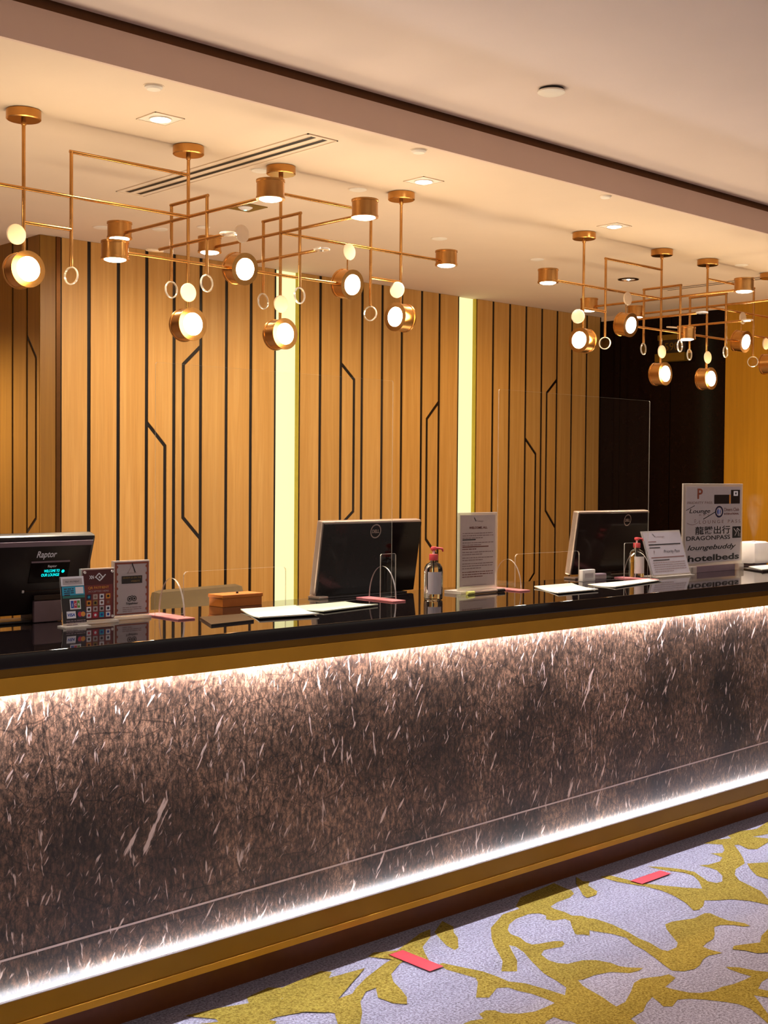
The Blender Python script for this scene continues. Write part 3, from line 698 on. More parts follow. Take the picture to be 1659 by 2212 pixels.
# ================================================================== THINGS ON THE DESK
ZT = 1.0802
def lines(mb, x0, x1, z, n, dz, h=.0022, seed=0, y=-.001):
    rnd = random.Random(seed)
    for i in range(n):
        x = x0; end = x1 if i < n-1 else x0+(x1-x0)*rnd.uniform(.4, .7)
        while x < end-.004:
            w = rnd.uniform(.006, .022); w = min(w, end-x)
            mb.rect(x, x+w, z-i*dz-h, z-i*dz, y); x += w+rnd.uniform(.0015, .003)
    return mb

def acrylic_sheet(o, x0, x1, z0, z1, y, t, slot=None, name='clear_sheet', faint=False, rad=.012):
    """upright clear sheet in the XZ plane, optional slot open at the foot"""
    P = [(x0, z0)]
    if slot:
        a, b, s = slot; P = [(x0, z0), (a, z0), (a, s-rad)]
        P += [(a+rad-rad*math.cos(k*PI/12), s-rad+rad*math.sin(k*PI/12)) for k in range(1, 7)]
        P += [(b-rad+rad*math.sin(k*PI/12), s-rad+rad*math.cos(k*PI/12)) for k in range(0, 7)]
        P += [(b, z0)]
    P += [(x1, z0), (x1, z1-rad*.4), (x1-rad*.4, z1), (x0+rad*.4, z1), (x0, z1-rad*.4)]
    sh = MB()
    vs = [sh.bm.verts.new((x, y, z)) for x, z in P]
    for tr in tessellate_polygon([[Vector((x, z, 0)) for x, z in P]]): sh.bm.faces.new([vs[i] for i in tr])
    s = sh.build(name, 'acrylic', o)
    e = MB(); n = len(P)
    f = [e.bm.verts.new((x, y-t/2, z)) for x, z in P]; b = [e.bm.verts.new((x, y+t/2, z)) for x, z in P]
    for i in range(n):
        j = (i+1) % n; e.bm.faces.new((f[i], f[j], b[j], b[i]))
    e.build('cut_edge', 'faint_edge' if faint else 'acrylic_edge', s)
    return s
def arch_foot(o, x, y):
    # half-ellipse plate standing across the sheet, with a flat pink film under it
    hw, hh, t = .072, .118, .006
    P = [(-hw, 0)]+[(-hw*math.cos(k*PI/20), hh*math.sin(k*PI/20)) for k in range(0, 21)]+[(hw, 0)]
    P = P[1:-1]
    s = MB(); vs = [s.bm.verts.new((x, y+a, z+.006)) for a, z in P]
    s.bm.faces.new(vs); f = s.build('foot_plate', 'acrylic', o)
    e = MB(); n = len(P)
    A = [e.bm.verts.new((x-t/2, y+a, z+.006)) for a, z in P]; Bv = [e.bm.verts.new((x+t/2, y+a, z+.006)) for a, z in P]
    for i in range(n-1): e.bm.faces.new((A[i], A[i+1], Bv[i+1], Bv[i]))
    e.build('cut_edge', 'acrylic_edge', f)
    MB().box(x-.045, x+.018, y-.105, y+.095, 0, .005, .001).build('pink_film', 'pink', o)
def screen(x0, x1, slot, feet, tabs, label):
    yS = 3.44
    o = thing('acrylic_screen', label, 'screen', ((x0+x1)/2, yS, ZT))
    cx = (x0+x1)/2
    acrylic_sheet(o, x0-cx, x1-cx, .007, 1.888-ZT, 0, .004, (slot[0]-cx, slot[1]-cx, 1.222-ZT), faint=True)
    # the rim of the pass-through slot reads brighter than the rest
    a, b, zt, r = slot[0]-cx, slot[1]-cx, 1.222-ZT, .016
    P = [(a, .007), (a, zt-r)]+[(a+r-r*math.cos(k*PI/12), zt-r+r*math.sin(k*PI/12)) for k in range(1, 7)]
    P += [(b-r+r*math.sin(k*PI/12), zt-r+r*math.cos(k*PI/12)) for k in range(0, 7)]+[(b, .007)]
    e = MB(); f = [e.bm.verts.new((x, -.003, z)) for x, z in P]; g = [e.bm.verts.new((x, .003, z)) for x, z in P]
    for i in range(len(P)-1): e.bm.faces.new((f[i], f[i+1], g[i+1], g[i]))
    e.build('slot_rim', 'acrylic_edge', o)
    for fx in feet: arch_foot(o, fx-cx, 0)
    for tx0, tx1, zt in tabs:
        acrylic_sheet(o, tx0-cx, tx1-cx, .007, zt-ZT, .008, .005, name='side_tab', rad=.012)
    return o
screen(2.217, 3.245, (2.325, 2.744), (2.280, 3.200), ((3.196, 3.273, 1.248),), 'tall clear acrylic screen with arched feet before the left monitor')
screen(3.828, 4.854, (3.938, 4.353), (3.893, 4.775), ((4.686, 4.770, 1.245),), 'tall clear acrylic screen with arched feet before the right monitor')

# point of sale terminal, back towards the camera
pos = thing('sales_terminal', 'black sales terminal at the left edge with a cyan customer display', 'terminal', (1.865, 3.56, ZT))
tl = math.atan2(.345, .94)
Mp = Matrix.Translation((0, -.060, 1.346-ZT)) @ Matrix.Rotation(tl, 4, 'X')  # local z down the panel is negative
def P_(mb, name, m, par=pos, smooth=False, Mx=None):
    bmesh.ops.transform(mb.bm, matrix=Mx or Mp, verts=mb.bm.verts); return mb.build(name, m, par, smooth)
P_(B(-.235, .178, 0, .035, -.262, 0, .010), 'screen_housing', 'black_plastic')
P_(B(-.225, .168, -.006, .0, -.255, -.018, .004), 'back_cover', 'black_plastic')
P_(B(-.225, .166, -.008, -.0055, -.030, -.014, .001), 'top_ridge', 'grey_plastic')
P_(MB().text('Raptor', .017, -.066, .021, y=-.0075, width=.066, bold=.02, shear=.15), 'lettering', 'white_ink')
P_(B(-.03, .098, -.009, -.006, -.083, -.079), 'groove_line', 'grey_plastic')
P_(B(-.03, .1, -.008, -.006, -.150, -.086, .001), 'customer_display', 'gloss_black')
P_(MB().text('Raptor', .041, -.099, .008, y=-.0092, width=.030, bold=.02), 'lettering', 'white_ink')
P_(MB().text('WELCOME TO', .042, -.1155, .0092, y=-.0092, width=.052), 'display_text', 'cyan_led')
P_(MB().text('OUR LOUNGE', .039, -.129, .0096, y=-.0092, width=.060), 'display_text', 'cyan_led')
P_(MB().disc(.080, -.114, .005, y=-.0092), 'display_text', 'cyan_led')
P_(MB().box(-.045, .09, -.009, -.006, -.178, -.1755), 'seam', 'dark_brown')
P_(MB().box(-.045, -.038, -.010, -.006, -.181, -.173, .001), 'screw_cover', 'white_plastic')
B(-.004, .085, .002, .085, .0, .080, .006).build('pedestal', 'black_plastic', pos)
B(-.006, .088, -.010, .002, .001, .066, .003).build('pedestal_cover', 'grey_plastic', pos)
B(-.006, .088, -.010, .002, .068, .084, .002).build('pedestal_cap', 'dark_brown', pos)
B(-.12, .078, .004, .095, 0, .008, .003).build('base_plate', 'black_plastic', pos)

# signs --------------------------------------------------------------
def base_sign(name, label, cat, x, y, w, h, lean=0.0, foot=.012, rz=0):
    o = thing(name, label, cat, (x, y, ZT), (0, 0, rz)); return o
# 1 narrow payment card stand
s = thing('payment_stand', 'narrow payment stand with blue and black cards, left of the maroon sign', 'sign', (1.905, 3.385, ZT))
Ml = Matrix.Rotation(math.radians(-9), 4, 'X')
def PL(mb, name, m, par, Mx=Ml): return P_(mb, name, m, par, Mx=Mx)
PL(B(-.038, .038, 0, .003, .004, .150), 'clear_plate', 'acrylic_edge', s)
PL(B(-.038, .038, -.003, 0, .012, .148), 'black_backing', 'black_plastic', s)
PL(MB().rect(-.038, .038, .122, .150, -.004), 'header_card', 'white_ink', s)
PL(MB().rect(-.032, .032, .126, .144, -.0045), 'header_panel', 'grey_card', s)
PL(MB().text('PAY PAYMENT', 0, .132, .0055, y=-.005, width=.046), 'lettering', 'ink', s)
PL(MB().rect(-.036, .038, .094, .121, -.004), 'blue_card', 'cyan', s)
PL(MB().rect(.008, .034, .098, .118, -.0045), 'pale_card', 'white_ink', s)
PL(lines(MB(), -.030, .002, .115, 4, .006, .003, 3, -.0045), 'card_print', 'navy', s)
PL(MB().rect(-.036, .038, .086, .093, -.004), 'teal_band', 'teal', s)
PL(MB().rect(-.014, .022, .052, .082, -.0042), 'logo_card', 'white_ink', s)
for k, (cm, ch) in enumerate((('blue', 'J'), ('red', 'C'), ('green', 'B'))):
    PL(MB().rect(-.011+k*.0105, -.0015+k*.0105, .056, .078, -.0046), 'logo_stripe', cm, s)
    PL(MB().text(ch, -.0062+k*.0105, .063, .007, y=-.005, bold=.02), 'lettering', 'white_ink', s)
PL(MB().rect(-.027, .003, .026, .047, -.0042), 'logo_card', 'white_ink', s)
PL(MB().text('VISA', -.012, .032, .009, y=-.0048, width=.024, shear=.2, bold=.03), 'lettering', 'blue', s)
PL(MB().rect(.008, .037, .026, .047, -.0042), 'logo_card', 'navy', s)
PL(MB().disc(.017, .0365, .0075, y=-.0046), 'logo_circle', 'red', s)
PL(MB().disc(.027, .0365, .0075, y=-.0049), 'logo_circle', 'orange', s)
PL(lines(MB(), -.03, .034, .020, 3, .006, .0025, 9, -.004), 'card_print', 'grey_plastic', s)
B(-.042, .042, -.02, .03, 0, .004).build('foot', 'acrylic_edge', s)

# 2 maroon QR payment sign
s = thing('payment_sign', 'maroon payment sign with corner screws and a grid of small icons', 'sign', (2.005, 3.425, ZT))
B(-.058, .058, 0, .012, .008, .168, .001).build('acrylic_block', 'acrylic_edge', s)
B(-.053, .053, -.002, 0, .012, .164).build('print', 'maroon', s)
MB().rect(-.049, .049, .016, .118, -.0026).build('panel', 'maroon2', s)
MB().text('XN', -.024, .137, .010, y=-.003, width=.016, bold=.04).build('lettering', 'white_ink', s)
mb = MB(); mb.line((-.012, .140), (.002, .153), .0035, -.003); mb.line((.002, .153), (.014, .141), .0035, -.0031); mb.line((.014, .141), (.004, .130), .0035, -.0032); mb.line((.004, .130), (-.009, .141), .0035, -.0033)
mb.line((.008, .133), (.024, .149), .0035, -.0034); mb.disc(.003, .141, .003, -.0035); mb.build('logo', 'white_ink', s)
MB().text('QR PAYMENT', 0, .106, .0075, y=-.003, width=.072, bold=.02).build('lettering', 'orange', s)
MB().text('ACCEPTED HERE', 0, .096, .005, y=-.003, width=.070).build('lettering', 'grey_card', s)
icons = ['navy', 'notice', 'white_ink', 'orange', 'orange', 'gold_ink', 'white_ink', 'copper_ink', 'white_ink', 'grey_card', 'grey_card', 'white_ink', 'white_ink', 'red', 'cyan', 'white_ink']
dots = ['cyan', 'ink_soft', 'navy', 'ink', 'ink', 'ink', 'ink_brown', 'ink_soft', 'ink', 'ink_brown', 'ink', 'navy', 'red', 'white_ink', 'blue', 'blue']
for k in range(16):
    cx, cz = -.033+(k % 4)*.0220, .082-(k//4)*.0185
    q = MB().rect(cx-.0078, cx+.0078, cz-.0078, cz+.0078, -.003).build('icon', icons[k], s)
    MB().disc(cx, cz, .0042, -.0034, 10).build('icon_mark', dots[k], q)
for a in (-.047, .047):
    for b in (.020, .157): MB().tube((a, -.005, b), (a, 0, b), .0042, 14).build('corner_screw', 'white_plastic', s)
B(-.066, .066, -.012, .03, 0, .008, .001).build('foot', 'acrylic_edge', s)

# 3 silver award sign
s = thing('award_sign', 'silver-grey certificate sign with copper border, right of the maroon sign', 'sign', (2.149, 3.468, ZT))
B(-.066, .066, 0, .012, .010, .184, .001).build('acrylic_block', 'acrylic_edge', s)
B(-.062, .062, -.002, 0, .013, .181).build('print', 'grey_card', s)
mb = MB()
for sx in (-1, 1):
    mb.rect(min(sx*.061, sx*.054), max(sx*.061, sx*.054), .015, .179, -.0026)
    for k in range(7): mb.disc(sx*.054, .03+k*.0225, .0045, -.0027, 10)
mb.rect(-.054, .054, .173, .179, -.0028); mb.rect(-.054, .054, .015, .019, -.0028)
mb.build('border', 'copper_ink', s)
mb = MB(); mb.line((.0, .176), (.012, .146), .0032, -.003); mb.build('logo_stroke', 'ink', s)
mb = MB(); mb.line((.0, .170), (-.014, .146), .001, -.0031); mb.line((-.018, .145), (.018, .145), .001, -.0032); mb.build('logo_stroke', 'ink_soft', s)
MB().rect(-.037, .037, .112, .136, -.003).build('title_band', 'black_plastic', s)
MB().text('REVIEW US ON THE', 0, .1275, .0055, y=-.0034, width=.066).build('lettering', 'gold_ink', s)
MB().text('WEBSITE', .012, .1165, .0055, y=-.0034, width=.032).build('lettering', 'gold_ink', s)
mb = MB()
for sx in (-1, 1):
    mb.disc(sx*.0085, .064, .0085, -.003, 24, inner=.72); mb.disc(sx*.0085, .064, .0035, -.0031, 12)
mb.line((-.006, .070), (0, .074), .0018, -.0032); mb.line((.006, .070), (0, .074), .0018, -.0033); mb.build('owl_eyes_logo', 'ink', s)
MB().text('Tripadvisor', 0, .046, .007, y=-.003, width=.044, bold=.02).build('lettering', 'ink', s)
lines(MB(), -.034, .034, .038, 3, .006, .0018, 4, -.003).build('small_print', 'ink_soft', s)
B(-.072, .066, -.012, .04, 0, .008, .001).build('foot', 'acrylic_edge', s)

# 4 grey notice, centre
s = thing('notice_sign', 'upright grey notice in an acrylic stand with a maroon heading', 'sign', (3.697, 3.425, ZT))
B(-.112, .112, 0, .006, .012, .316, .001).build('acrylic_holder', 'acrylic_edge', s)
B(-.102, .100, -.0015, 0, .026, .306).build('notice', 'notice', s)
MB().line((-.024, .296), (-.013, .281), .003, -.0025).build('logo_stroke', 'ink', s)
MB().text('Lounge', .012, .279, .006, y=-.0025, width=.034).build('lettering', 'ink_soft', s)
MB().text('WELCOME, ALL', .0, .252, .0085, y=-.0025, width=.105, bold=.03).build('lettering', 'ink_brown', s)
for z0, n, sd, m in ((.236, 3, 1, 'ink_soft'), (.199, 2, 3, 'ink_soft'), (.174, 1, 4, 'ink_brown'), (.162, 2, 5, 'ink_soft'), (.140, 2, 6, 'ink_soft'), (.117, 3, 7, 'ink_soft'), (.084, 3, 8, 'ink_brown')):
    lines(MB(), -.090, .088, z0, n, .0092, .0030, sd, -.0025).build('text_lines', m, s)
MB().rect(-.090, -.015, .2075, .2115, -.0026).build('text_heading', 'ink', s)
MB().rect(-.090, .060, .1795, .1835, -.0026).build('text_heading', 'ink_brown', s)
MB().rect(-.085, .05, .030, .0315, -.0026).build('rule_line', 'ink_soft', s)
B(-.125, .125, -.03, .06, 0, .012, .001).build('foot', 'acrylic_edge', s)

# 5 leaning notice
s = thing('leaning_notice', 'leaning white notice in an acrylic holder between the right pump bottle and the logo board', 'sign', (5.032, 3.428, ZT))
Ml5 = Matrix.Rotation(math.radians(-18), 4, 'X')
PL(B(-.155, .155, 0, .005, .004, .222, .001), 'acrylic_holder', 'acrylic_edge', s, Ml5)
PL(B(-.147, .147, -.0015, 0, .012, .214), 'notice', 'grey_card', s, Ml5)
PL(MB().line((-.075, .208), (-.060, .192), .003, -.0025), 'logo_stroke', 'ink', s, Ml5)
PL(MB().text('Lounge', -.02, .190, .008, y=-.0025, width=.07), 'lettering', 'ink_soft', s, Ml5)
PL(MB().rect(-.125, -.06, .168, .171, -.0025), 'text_heading', 'ink_brown', s, Ml5)
PL(MB().rect(-.125, .130, .153, .158, -.0025), 'text_heading', 'ink', s, Ml5)
PL(MB().rect(-.125, -.04, .139, .143, -.0025), 'text_heading', 'ink', s, Ml5)
PL(MB().text('P', -.095, .112, .016, y=-.0025), 'lettering', 'ink_soft', s, Ml5)
PL(MB().text('Priority Pass', .045, .114, .015, y=-.0025, width=.13, shear=.3), 'lettering', 'ink', s, Ml5)
PL(MB().rect(-.13, .135, .092, .0955, -.0025), 'rule_line', 'ink_brown', s, Ml5)
PL(MB().rect(-.12, .01, .079, .083, -.0025), 'text_heading', 'ink', s, Ml5)
PL(lines(MB(), -.125, .13, .071, 5, .0105, .003, 12, -.0025), 'text_lines', 'ink_soft', s, Ml5)
B(-.155, .155, -.02, .075, 0, .005, .001).build('foot', 'acrylic_edge', s)

# 6 logo board
s = thing('logo_board', 'large white board printed with rows of lounge and pass logos', 'sign', (5.484, 3.50, ZT))
w2 = .264
B(-w2, w2, 0, .008, .030, .433, .002).build('acrylic_frame', 'acrylic_edge', s)
B(-.243, .246, -.002, 0, .045, .418).build('board', 'grey_card', s)
def SB(mb, name='lettering', m='ink'): return mb.build(name, m, s)
SB(MB().text('P', -.125, .360, .050, y=-.003, width=.045, bold=.02), m='copper_ink')
SB(MB().text('PRIORITY PASS', -.125, .334, .012, y=-.003, width=.215), m='ink_soft')
SB(MB().rect(.0, .135, .333, .378, -.003), 'black_card', 'black_plastic')
SB(MB().rect(.135, .147, .333, .378, -.003), 'copper_card_edge', 'orange')
SB(MB().rect(.150, .232, .333, .402, -.003), 'black_card', 'black_plastic')
SB(MB().rect(.173, .213, .372, .396, -.0035), 'white_square', 'white_ink')
SB(MB().rect(.187, .199, .379, .389, -.0040), 'square_mark', 'ink')
SB(MB().line((-.243, .303), (-.170, .326), .003, -.003), 'slash', 'ink')
SB(MB().line((-.095, .259), (.02, .296), .004, -.003), 'slash', 'ink')
SB(MB().text('Lounge', -.125, .290, .020, y=-.003, width=.180, shear=.2, bold=.01))
SB(MB().text('K E Y', -.085, .276, .008, y=-.003, width=.09), m='ink_soft')
SB(MB().disc(.045, .294, .029, -.003, 28, rx=.036, inner=.72), 'roundel', 'navy')
SB(MB().disc(.042, .294, .015, -.0032, 20, rx=.014), 'roundel_centre', 'blue')
SB(MB().rect(.040, .046, .279, .309, -.0036), 'roundel_bar', 'white_ink')
SB(MB().text('Diners Club', .158, .296, .017, y=-.003, width=.135), m='ink_brown')
SB(MB().text('INTERNATIONAL', .158, .278, .009, y=-.003, width=.135, bold=.02), m='ink_brown')
mb = MB()
for k in range(9): mb.line((-.235+k*.0105, .243-.010*math.sin(k*PI/9)), (-.235+(k+1)*.0105, .243-.010*math.sin((k+1)*PI/9)), .0022, -.003-.00005*k)
SB(mb, 'swoosh', 'ink_soft'); SB(MB().disc(-.165, .252, .008, -.003, 16, inner=.7), 'swoosh', 'ink_soft')
SB(MB().text('L O U N G E   P A S S', .055, .237, .017, y=-.003, width=.37), m='ink_soft')
SB(MB().text('\u9f8d\u9a30\u51fa\u884c', -.008, .188, .030, y=-.003, width=.31, bold=.012))
SB(MB().text('DRAGONPASS', -.045, .157, .021, y=-.003, width=.385, bold=.012))
SB(MB().rect(.168, .246, .160, .218, -.003), 'seal_square', 'ink')
mb = MB(); mb.line((.180, .208), (.205, .188), .004, -.0035); mb.line((.205, .188), (.190, .172), .004, -.0036); mb.line((.212, .210), (.236, .196), .004, -.0037); mb.line((.222, .192), (.222, .168), .004, -.0038); mb.line((.236, .184), (.236, .166), .003, -.0039); mb.disc(.212, .200, .008, -.0034, 14, inner=.6)
SB(mb, 'seal_mark', 'grey_card')
SB(MB().text('loungebuddy', -.012, .110, .024, y=-.003, width=.43, shear=.3, bold=.015))
SB(MB().text('hotelbeds', .005, .055, .030, y=-.003, width=.455, bold=.028))
B(-.235, -.185, -.03, .04, 0, .032, .002).build('foot', 'acrylic_edge', s)
B(.185, .235, -.03, .04, 0, .032, .002).build('foot', 'acrylic_edge', s)
B(-.185, .185, -.01, .02, 0, .030, .001).build('base_bar', 'grey_plastic', s)

# monitors -------------------------------------------------------------
def monitor(x0, y, w, h, zt, label, logo):
    o = thing('monitor', label, 'monitor', (x0+w/2, y+.06, ZT))
    hh = zt-ZT
    tm = Matrix.Translation((0, -.06, hh)) @ Matrix.Rotation(math.radians(9), 4, 'X')
    def Q(mb, name, m, par=o, smooth=False): bmesh.ops.transform(mb.bm, matrix=tm, verts=mb.bm.verts); return mb.build(name, m, par, smooth)
    a = w/2
    Q(B(-a, a, .004, .036, -h, 0, .006), 'screen_frame', 'silver')
    Q(B(-a+.007, a-.004, -.002, .006, -h+.004, -.008, .002), 'back_panel', 'gloss_black')
    Q(B(-a+.01, a-.01, .0355, .038, -h+.03, -.015, .001), 'display', 'black_glass')
    lx, lz = logo
    q = Q(MB().disc(lx, lz, .0275, -.0028, 40, inner=.84), 'logo_ring', 'silver')
    Q(MB().text('DELL', lx, lz-.0065, .013, y=-.0028, width=.036, bold=.03), 'lettering', 'silver', q)
    B(-.05, .05, .0, .02, .004, hh*.6, .004).build('stand_neck', 'black_plastic', o)
    B(-.22, .20, -.035, .028, 0, .006, .002).build('stand_base', 'black_plastic', o)
    B(-a-.005, -a+.04, -.045, .02, .0, .010, .003).build('stand_foot', 'silver', o)
    return o
monitor(3.022, 3.570, .510, .285, 1.366, 'left desk monitor seen from behind, standing behind the clear screen', (.010, -.040))
monitor(4.516, 3.570, .537, .290, 1.383, 'right desk monitor seen from behind, with the right pump bottle before it', (.095, -.042))

# pump bottles ------------------------------------------------------------
def pump_bottle(x, y, hs, label, fill, rz, lab='grey_card'):
    o = thing('pump_bottle', label, 'bottle', (x, y, ZT), (0, 0, rz))
    S = hs
    prof = [(0, .001), (.030, .001), (.034, .004), (.035, .012), (.035, .100), (.033, .114), (.026, .126), (.015, .132), (.0125, .134), (.0125, .139), (0, .139)]
    MB().lathe([(r, z*S) for r, z in prof], 32).build('bottle_body', 'bottle', o, smooth=True)
    MB().lathe([(0, .004), (.0325, .004), (.0325, fill*S), (0, fill*S)], 28).build('gel', 'gel', o, smooth=True)
    lm = MB()
    n = 10
    for k in range(n):
        a0 = math.radians(-150+k*9); a1 = math.radians(-150+(k+1)*9)
        vs = [lm.bm.verts.new((.0356*math.cos(a), .0356*math.sin(a), z*S)) for a, z in ((a0, .022), (a1, .022), (a1, .100), (a0, .100))]
        lm.bm.faces.new(vs)
    lm.build('paper_label', lab, o)
    MB().lathe([(0, .139*S), (.0155, .139*S), (.0165, .141*S), (.0165, .158*S), (.0155, .161*S), (0, .161*S)], 24).build('pump_collar', 'pump', o, smooth=True)
    MB().lathe([(.0045, .161*S), (.0045, .176*S)], 14).build('pump_stem', 'white_plastic', o, smooth=True)
    h = MB().lathe([(0, .174*S), (.010, .174*S), (.0115, .178*S), (.0115, .183*S), (.009, .187*S), (0, .188*S)], 20)
    h.tube((.006, 0, .1825*S), (.036, 0, .1795*S), .0046, 12, r2=.0034); h.tube((.034, 0, .181*S), (.038, 0, .170*S), .0034, 10)
    h.build('pump_head', 'pump', o, smooth=True)
    MB().lathe([(.0022, .012*S), (.0022, .139*S)], 8).build('dip_tube', 'white_plastic', o, smooth=True)
    return o
pump_bottle(3.345, 3.320, 1.05, 'clear pump bottle with coral pump beside the left monitor', .092, math.radians(-20))
pump_bottle(4.832, 3.486, .99, 'clear pump bottle with coral pump and pale label, in front of the right monitor', .075, math.radians(-10), 'white_plastic')

# mist diffuser and its plume
s = thing('mist_diffuser', 'white rounded mist diffuser at the far right end of the desk', 'diffuser', (6.0, 3.585, ZT))
B(-.085, .085, -.06, .06, .012, .130, .026).build('body', 'white_plastic', s, smooth=True)
B(-.06, .06, -.045, .045, 0, .013, .003).build('base', 'grey_plastic', s)
MB().lathe([(.010, .129), (.012, .133), (.006, .134), (.006, .130)], 16).build('nozzle', 'grey_card', s)
mt = NT('mist')
for nd in list(mt.t.nodes):
    if nd.type == 'BSDF_PRINCIPLED': mt.t.nodes.remove(nd)
vs_ = mt.n('ShaderNodeVolumePrincipled'); vs_.inputs['Color'].default_value = (1, .97, .94, 1)
tc = mt.coord('Object', (9, 9, 5)); nf = mt.noise(tc, 1.6, 3, .6, .5)
mr = mt.n('ShaderNodeMapRange'); mr.inputs['From Min'].default_value = .42; mr.inputs['From Max'].default_value = .75; mr.inputs['To Min'].default_value = 0; mr.inputs['To Max'].default_value = 6.0
mt.l(nf, mr.inputs['Value'])
tq = mt.n('ShaderNodeTexCoord'); sx = mt.n('ShaderNodeSeparateXYZ'); mt.l(tq.outputs['Object'], sx.inputs[0])
def mth(op, a, b_=None):
    d = mt.n('ShaderNodeMath', operation=op)
    for i, v in enumerate((a, b_)):
        if v is None: continue
        if hasattr(v, 'links'): mt.l(v, d.inputs[i])
        else: d.inputs[i].default_value = v
    return d.outputs[0]
rad = mth('SQRT', mth('ADD', mth('MULTIPLY', sx.outputs[0], sx.outputs[0]), mth('MULTIPLY', sx.outputs[1], sx.outputs[1])))
rel = mth('DIVIDE', rad, mth('ADD', mth('MULTIPLY', sx.outputs[2], 0.24), 0.010))
fall = mth('MAXIMUM', mth('SUBTRACT', 1.0, rel), 0.0)
vert = mth('MAXIMUM', mth('SUBTRACT', 1.0, mth('DIVIDE', sx.outputs[2], 0.25)), 0.0)
mt.l(mth('MULTIPLY', mth('MULTIPLY', mr.outputs[0], fall), mth('MULTIPLY', vert, 4.0)), vs_.inputs['Density']); mt.l(vs_.outputs[0], mt.out.inputs['Volume'])
pl = MB().lathe([(0, 0), (.008, 0), (.022, .05), (.045, .12), (.06, .19), (.05, .24), (0, .26)], 20).build('mist_plume', mt.m, None, smooth=True)
pl.location = (6.0, 3.585, 1.2145); tag(pl, 'thin white mist rising from the diffuser', 'mist', kind='stuff')

# papers, pads, small things -------------------------------------------------
def flat(name, pts, t, m, label, cat, z=0.0, curl=0.0, edge=None):
    cx = sum(p[0] for p in pts)/4; cy = sum(p[1] for p in pts)/4
    mb = MB(); N = 8; top = {}; bot = {}
    for i in range(N+1):
        for j in range(N+1):
            u, v = i/N, j/N
            x = (1-u)*(1-v)*pts[0][0]+u*(1-v)*pts[1][0]+u*v*pts[2][0]+(1-u)*v*pts[3][0]
            y = (1-u)*(1-v)*pts[0][1]+u*(1-v)*pts[1][1]+u*v*pts[2][1]+(1-u)*v*pts[3][1]
            dz = curl*((abs(v-.5)*2)**2+.4*max(0, u-.7))
            top[i, j] = mb.bm.verts.new((x-cx, y-cy, z+t+dz)); bot[i, j] = mb.bm.verts.new((x-cx, y-cy, z+dz*.8))
    for i in range(N):
        for j in range(N):
            mb.bm.faces.new((top[i, j], top[i+1, j], top[i+1, j+1], top[i, j+1])); mb.bm.faces.new((bot[i, j], bot[i, j+1], bot[i+1, j+1], bot[i+1, j]))
    for i in range(N):
        mb.bm.faces.new((top[i, 0], bot[i, 0], bot[i+1, 0], top[i+1, 0])); mb.bm.faces.new((top[i+1, N], bot[i+1, N], bot[i, N], top[i, N]))
        mb.bm.faces.new((top[0, i+1], bot[0, i+1], bot[0, i], top[0, i])); mb.bm.faces.new((top[N, i], bot[N, i], bot[N, i+1], top[N, i+1]))
    o = mb.build(name, m); o.location = (cx, cy, ZT); tag(o, label, cat); return o
flat('signature_pad', [(2.225, 3.145), (2.400, 3.165), (2.480, 3.33), (2.315, 3.335)], .006, 'black_plastic', 'thin black pad lying left of the open papers', 'pad')
flat('paper_sheet', [(2.445, 3.195), (2.660, 3.160), (2.765, 3.41), (2.545, 3.43)], .003, 'paper', 'open white booklet beside the black pad', 'paper', curl=.006)
flat('paper_sheet', [(2.735, 3.225), (3.030, 3.280), (3.000, 3.42), (2.720, 3.41)], .003, 'paper2', 'pale printed sheet in front of the left monitor', 'paper', curl=.004)
flat('paper_sheet', [(3.880, 3.165), (4.135, 3.168), (4.280, 3.42), (4.035, 3.42)], .003, 'paper', 'white sheet right of the grey notice', 'paper', curl=.005)
flat('paper_sheet', [(4.300, 3.206), (4.760, 3.296), (4.755, 3.36), (4.300, 3.35)], .003, 'paper', 'white sheet in front of the right monitor', 'paper', curl=.004)
flat('paper_folder', [(5.63, 3.31), (6.10, 3.33), (6.20, 3.50), (5.74, 3.49)], .006, 'black_plastic', 'black folder under papers at the right end of the desk', 'folder')
flat('paper_sheet', [(5.64, 3.32), (6.12, 3.34), (6.22, 3.49), (5.78, 3.48)], .004, 'paper', 'white papers on the black folder at the right end', 'paper', z=.007, curl=.002)

cr = thing('card_reader', 'small white box with a grey label in front of the right monitor', 'device', (4.490, 3.503, ZT))
B(-.045, .045, -.012, .012, 0, .052, .004).build('body', 'white_plastic', cr, smooth=True)
MB().rect(-.030, .030, .014, .036, -.0125).build('label_plate', 'grey_card', cr)
B(.046, .13, -.01, .03, 0, .030, .006).build('side_block', 'grey_plastic', cr)

pn = thing('marker_pen', 'pen with cap coloured as yellow-lit lying before the foot of the grey notice', 'pen', (3.70, 3.375, ZT+.007))
MB().tube((-.115, .0, 0), (-.075, .001, 0), .0068, 14).build('cap', 'yellow_lit_clear', pn, smooth=True)
MB().tube((-.075, .001, 0), (.060, .004, 0), .0058, 14).build('barrel', 'silver', pn, smooth=True)
MB().tube((.060, .004, 0), (.105, .005, 0), .0068, 14).build('end_plug', 'black_plastic', pn, smooth=True)

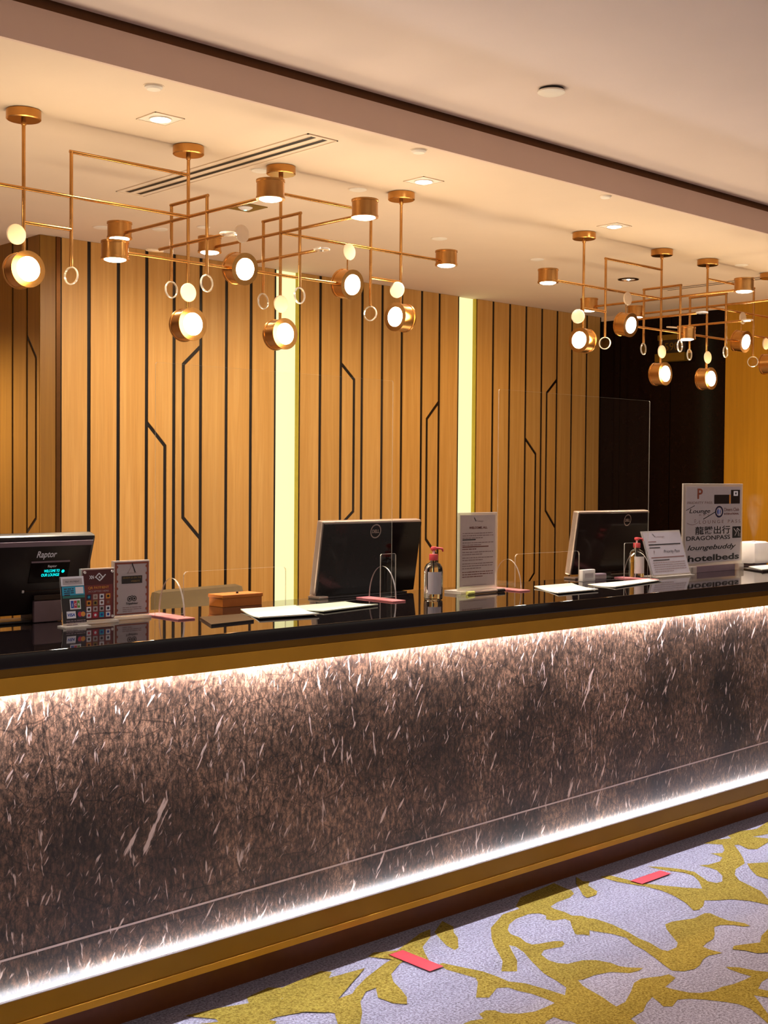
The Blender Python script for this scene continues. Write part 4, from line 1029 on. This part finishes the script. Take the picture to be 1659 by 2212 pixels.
bx = thing('wooden_box', 'low orange-brown box on the desk behind the papers', 'box', (2.660, 3.605, ZT))
B(-.085, .083, -.033, .048, 0, .030, .001).build('tray', 'orange_wood', bx)
B(-.088, .086, -.036, .051, .030, .042, .002).build('lid', 'orange_wood', bx)
MB().lathe([(0, .049), (.004, .048), (.005, .042)], 10, Matrix.Translation((0, 0, 0))).build('knob', 'dark_brown', bx)

# staff chair behind the desk
ch = thing('office_chair', 'olive upholstered office chair behind the desk, left of the orange box', 'chair', (2.93, 4.55, 0), (0, 0, math.radians(8)))
def pad(x0, x1, y0, y1, z0, z1, bev): return B(x0, x1, y0, y1, z0, z1, bev)
pad(-.24, .24, -.24, .24, .44, .52, .035).build('seat', 'olive_fabric', ch, smooth=True)
pad(-.235, .235, -.30, -.235, .60, 1.082, .030).build('backrest', 'olive_fabric', ch, smooth=True)
B(-.03, .03, -.295, -.265, .45, .70, .006).build('back_bracket', 'black_plastic', ch)
MB().tube((0, 0, .10), (0, 0, .44), .025, 16).build('column', 'black_plastic', ch, smooth=True)
for k in range(5):
    a = k*2*PI/5
    l_ = MB().tube((0, 0, .10), (.28*math.cos(a), .28*math.sin(a), .065), .018, 10).build('leg', 'black_plastic', ch, smooth=True)
    MB().tube((.28*math.cos(a)-.012*math.sin(a), .28*math.sin(a)+.012*math.cos(a), .028), (.28*math.cos(a)+.012*math.sin(a), .28*math.sin(a)-.012*math.cos(a), .028), .027, 14).build('caster', 'black_plastic', l_, smooth=True)
for sx in (-1, 1): B(sx*.27-.02, sx*.27+.02, -.16, .14, .66, .69, .008).build('armrest', 'black_plastic', ch)
for sx in (-1, 1): B(sx*.27-.012, sx*.27+.012, -.02, .02, .46, .665, .003).build('arm_post', 'black_plastic', ch)

# repeats of a kind carry one group phrase
GROUPS = {'chandelier': 'brass chandeliers over the desk', 'downlight': 'downlights in the lower ceiling', 'sprinkler_head': 'round covers in the lower ceiling',
          'ceiling_vent': 'linear air vents in the ceiling', 'acrylic_screen': 'clear screens on the desk', 'monitor': 'monitors on the desk',
          'pump_bottle': 'pump bottles on the desk', 'paper_sheet': 'papers on the desk', 'tape_strip': 'red tape strips on the carpet'}
for _o in SC.objects:
    if _o.parent is None and _o.name.split('.')[0] in GROUPS: _o['group'] = GROUPS[_o.name.split('.')[0]]
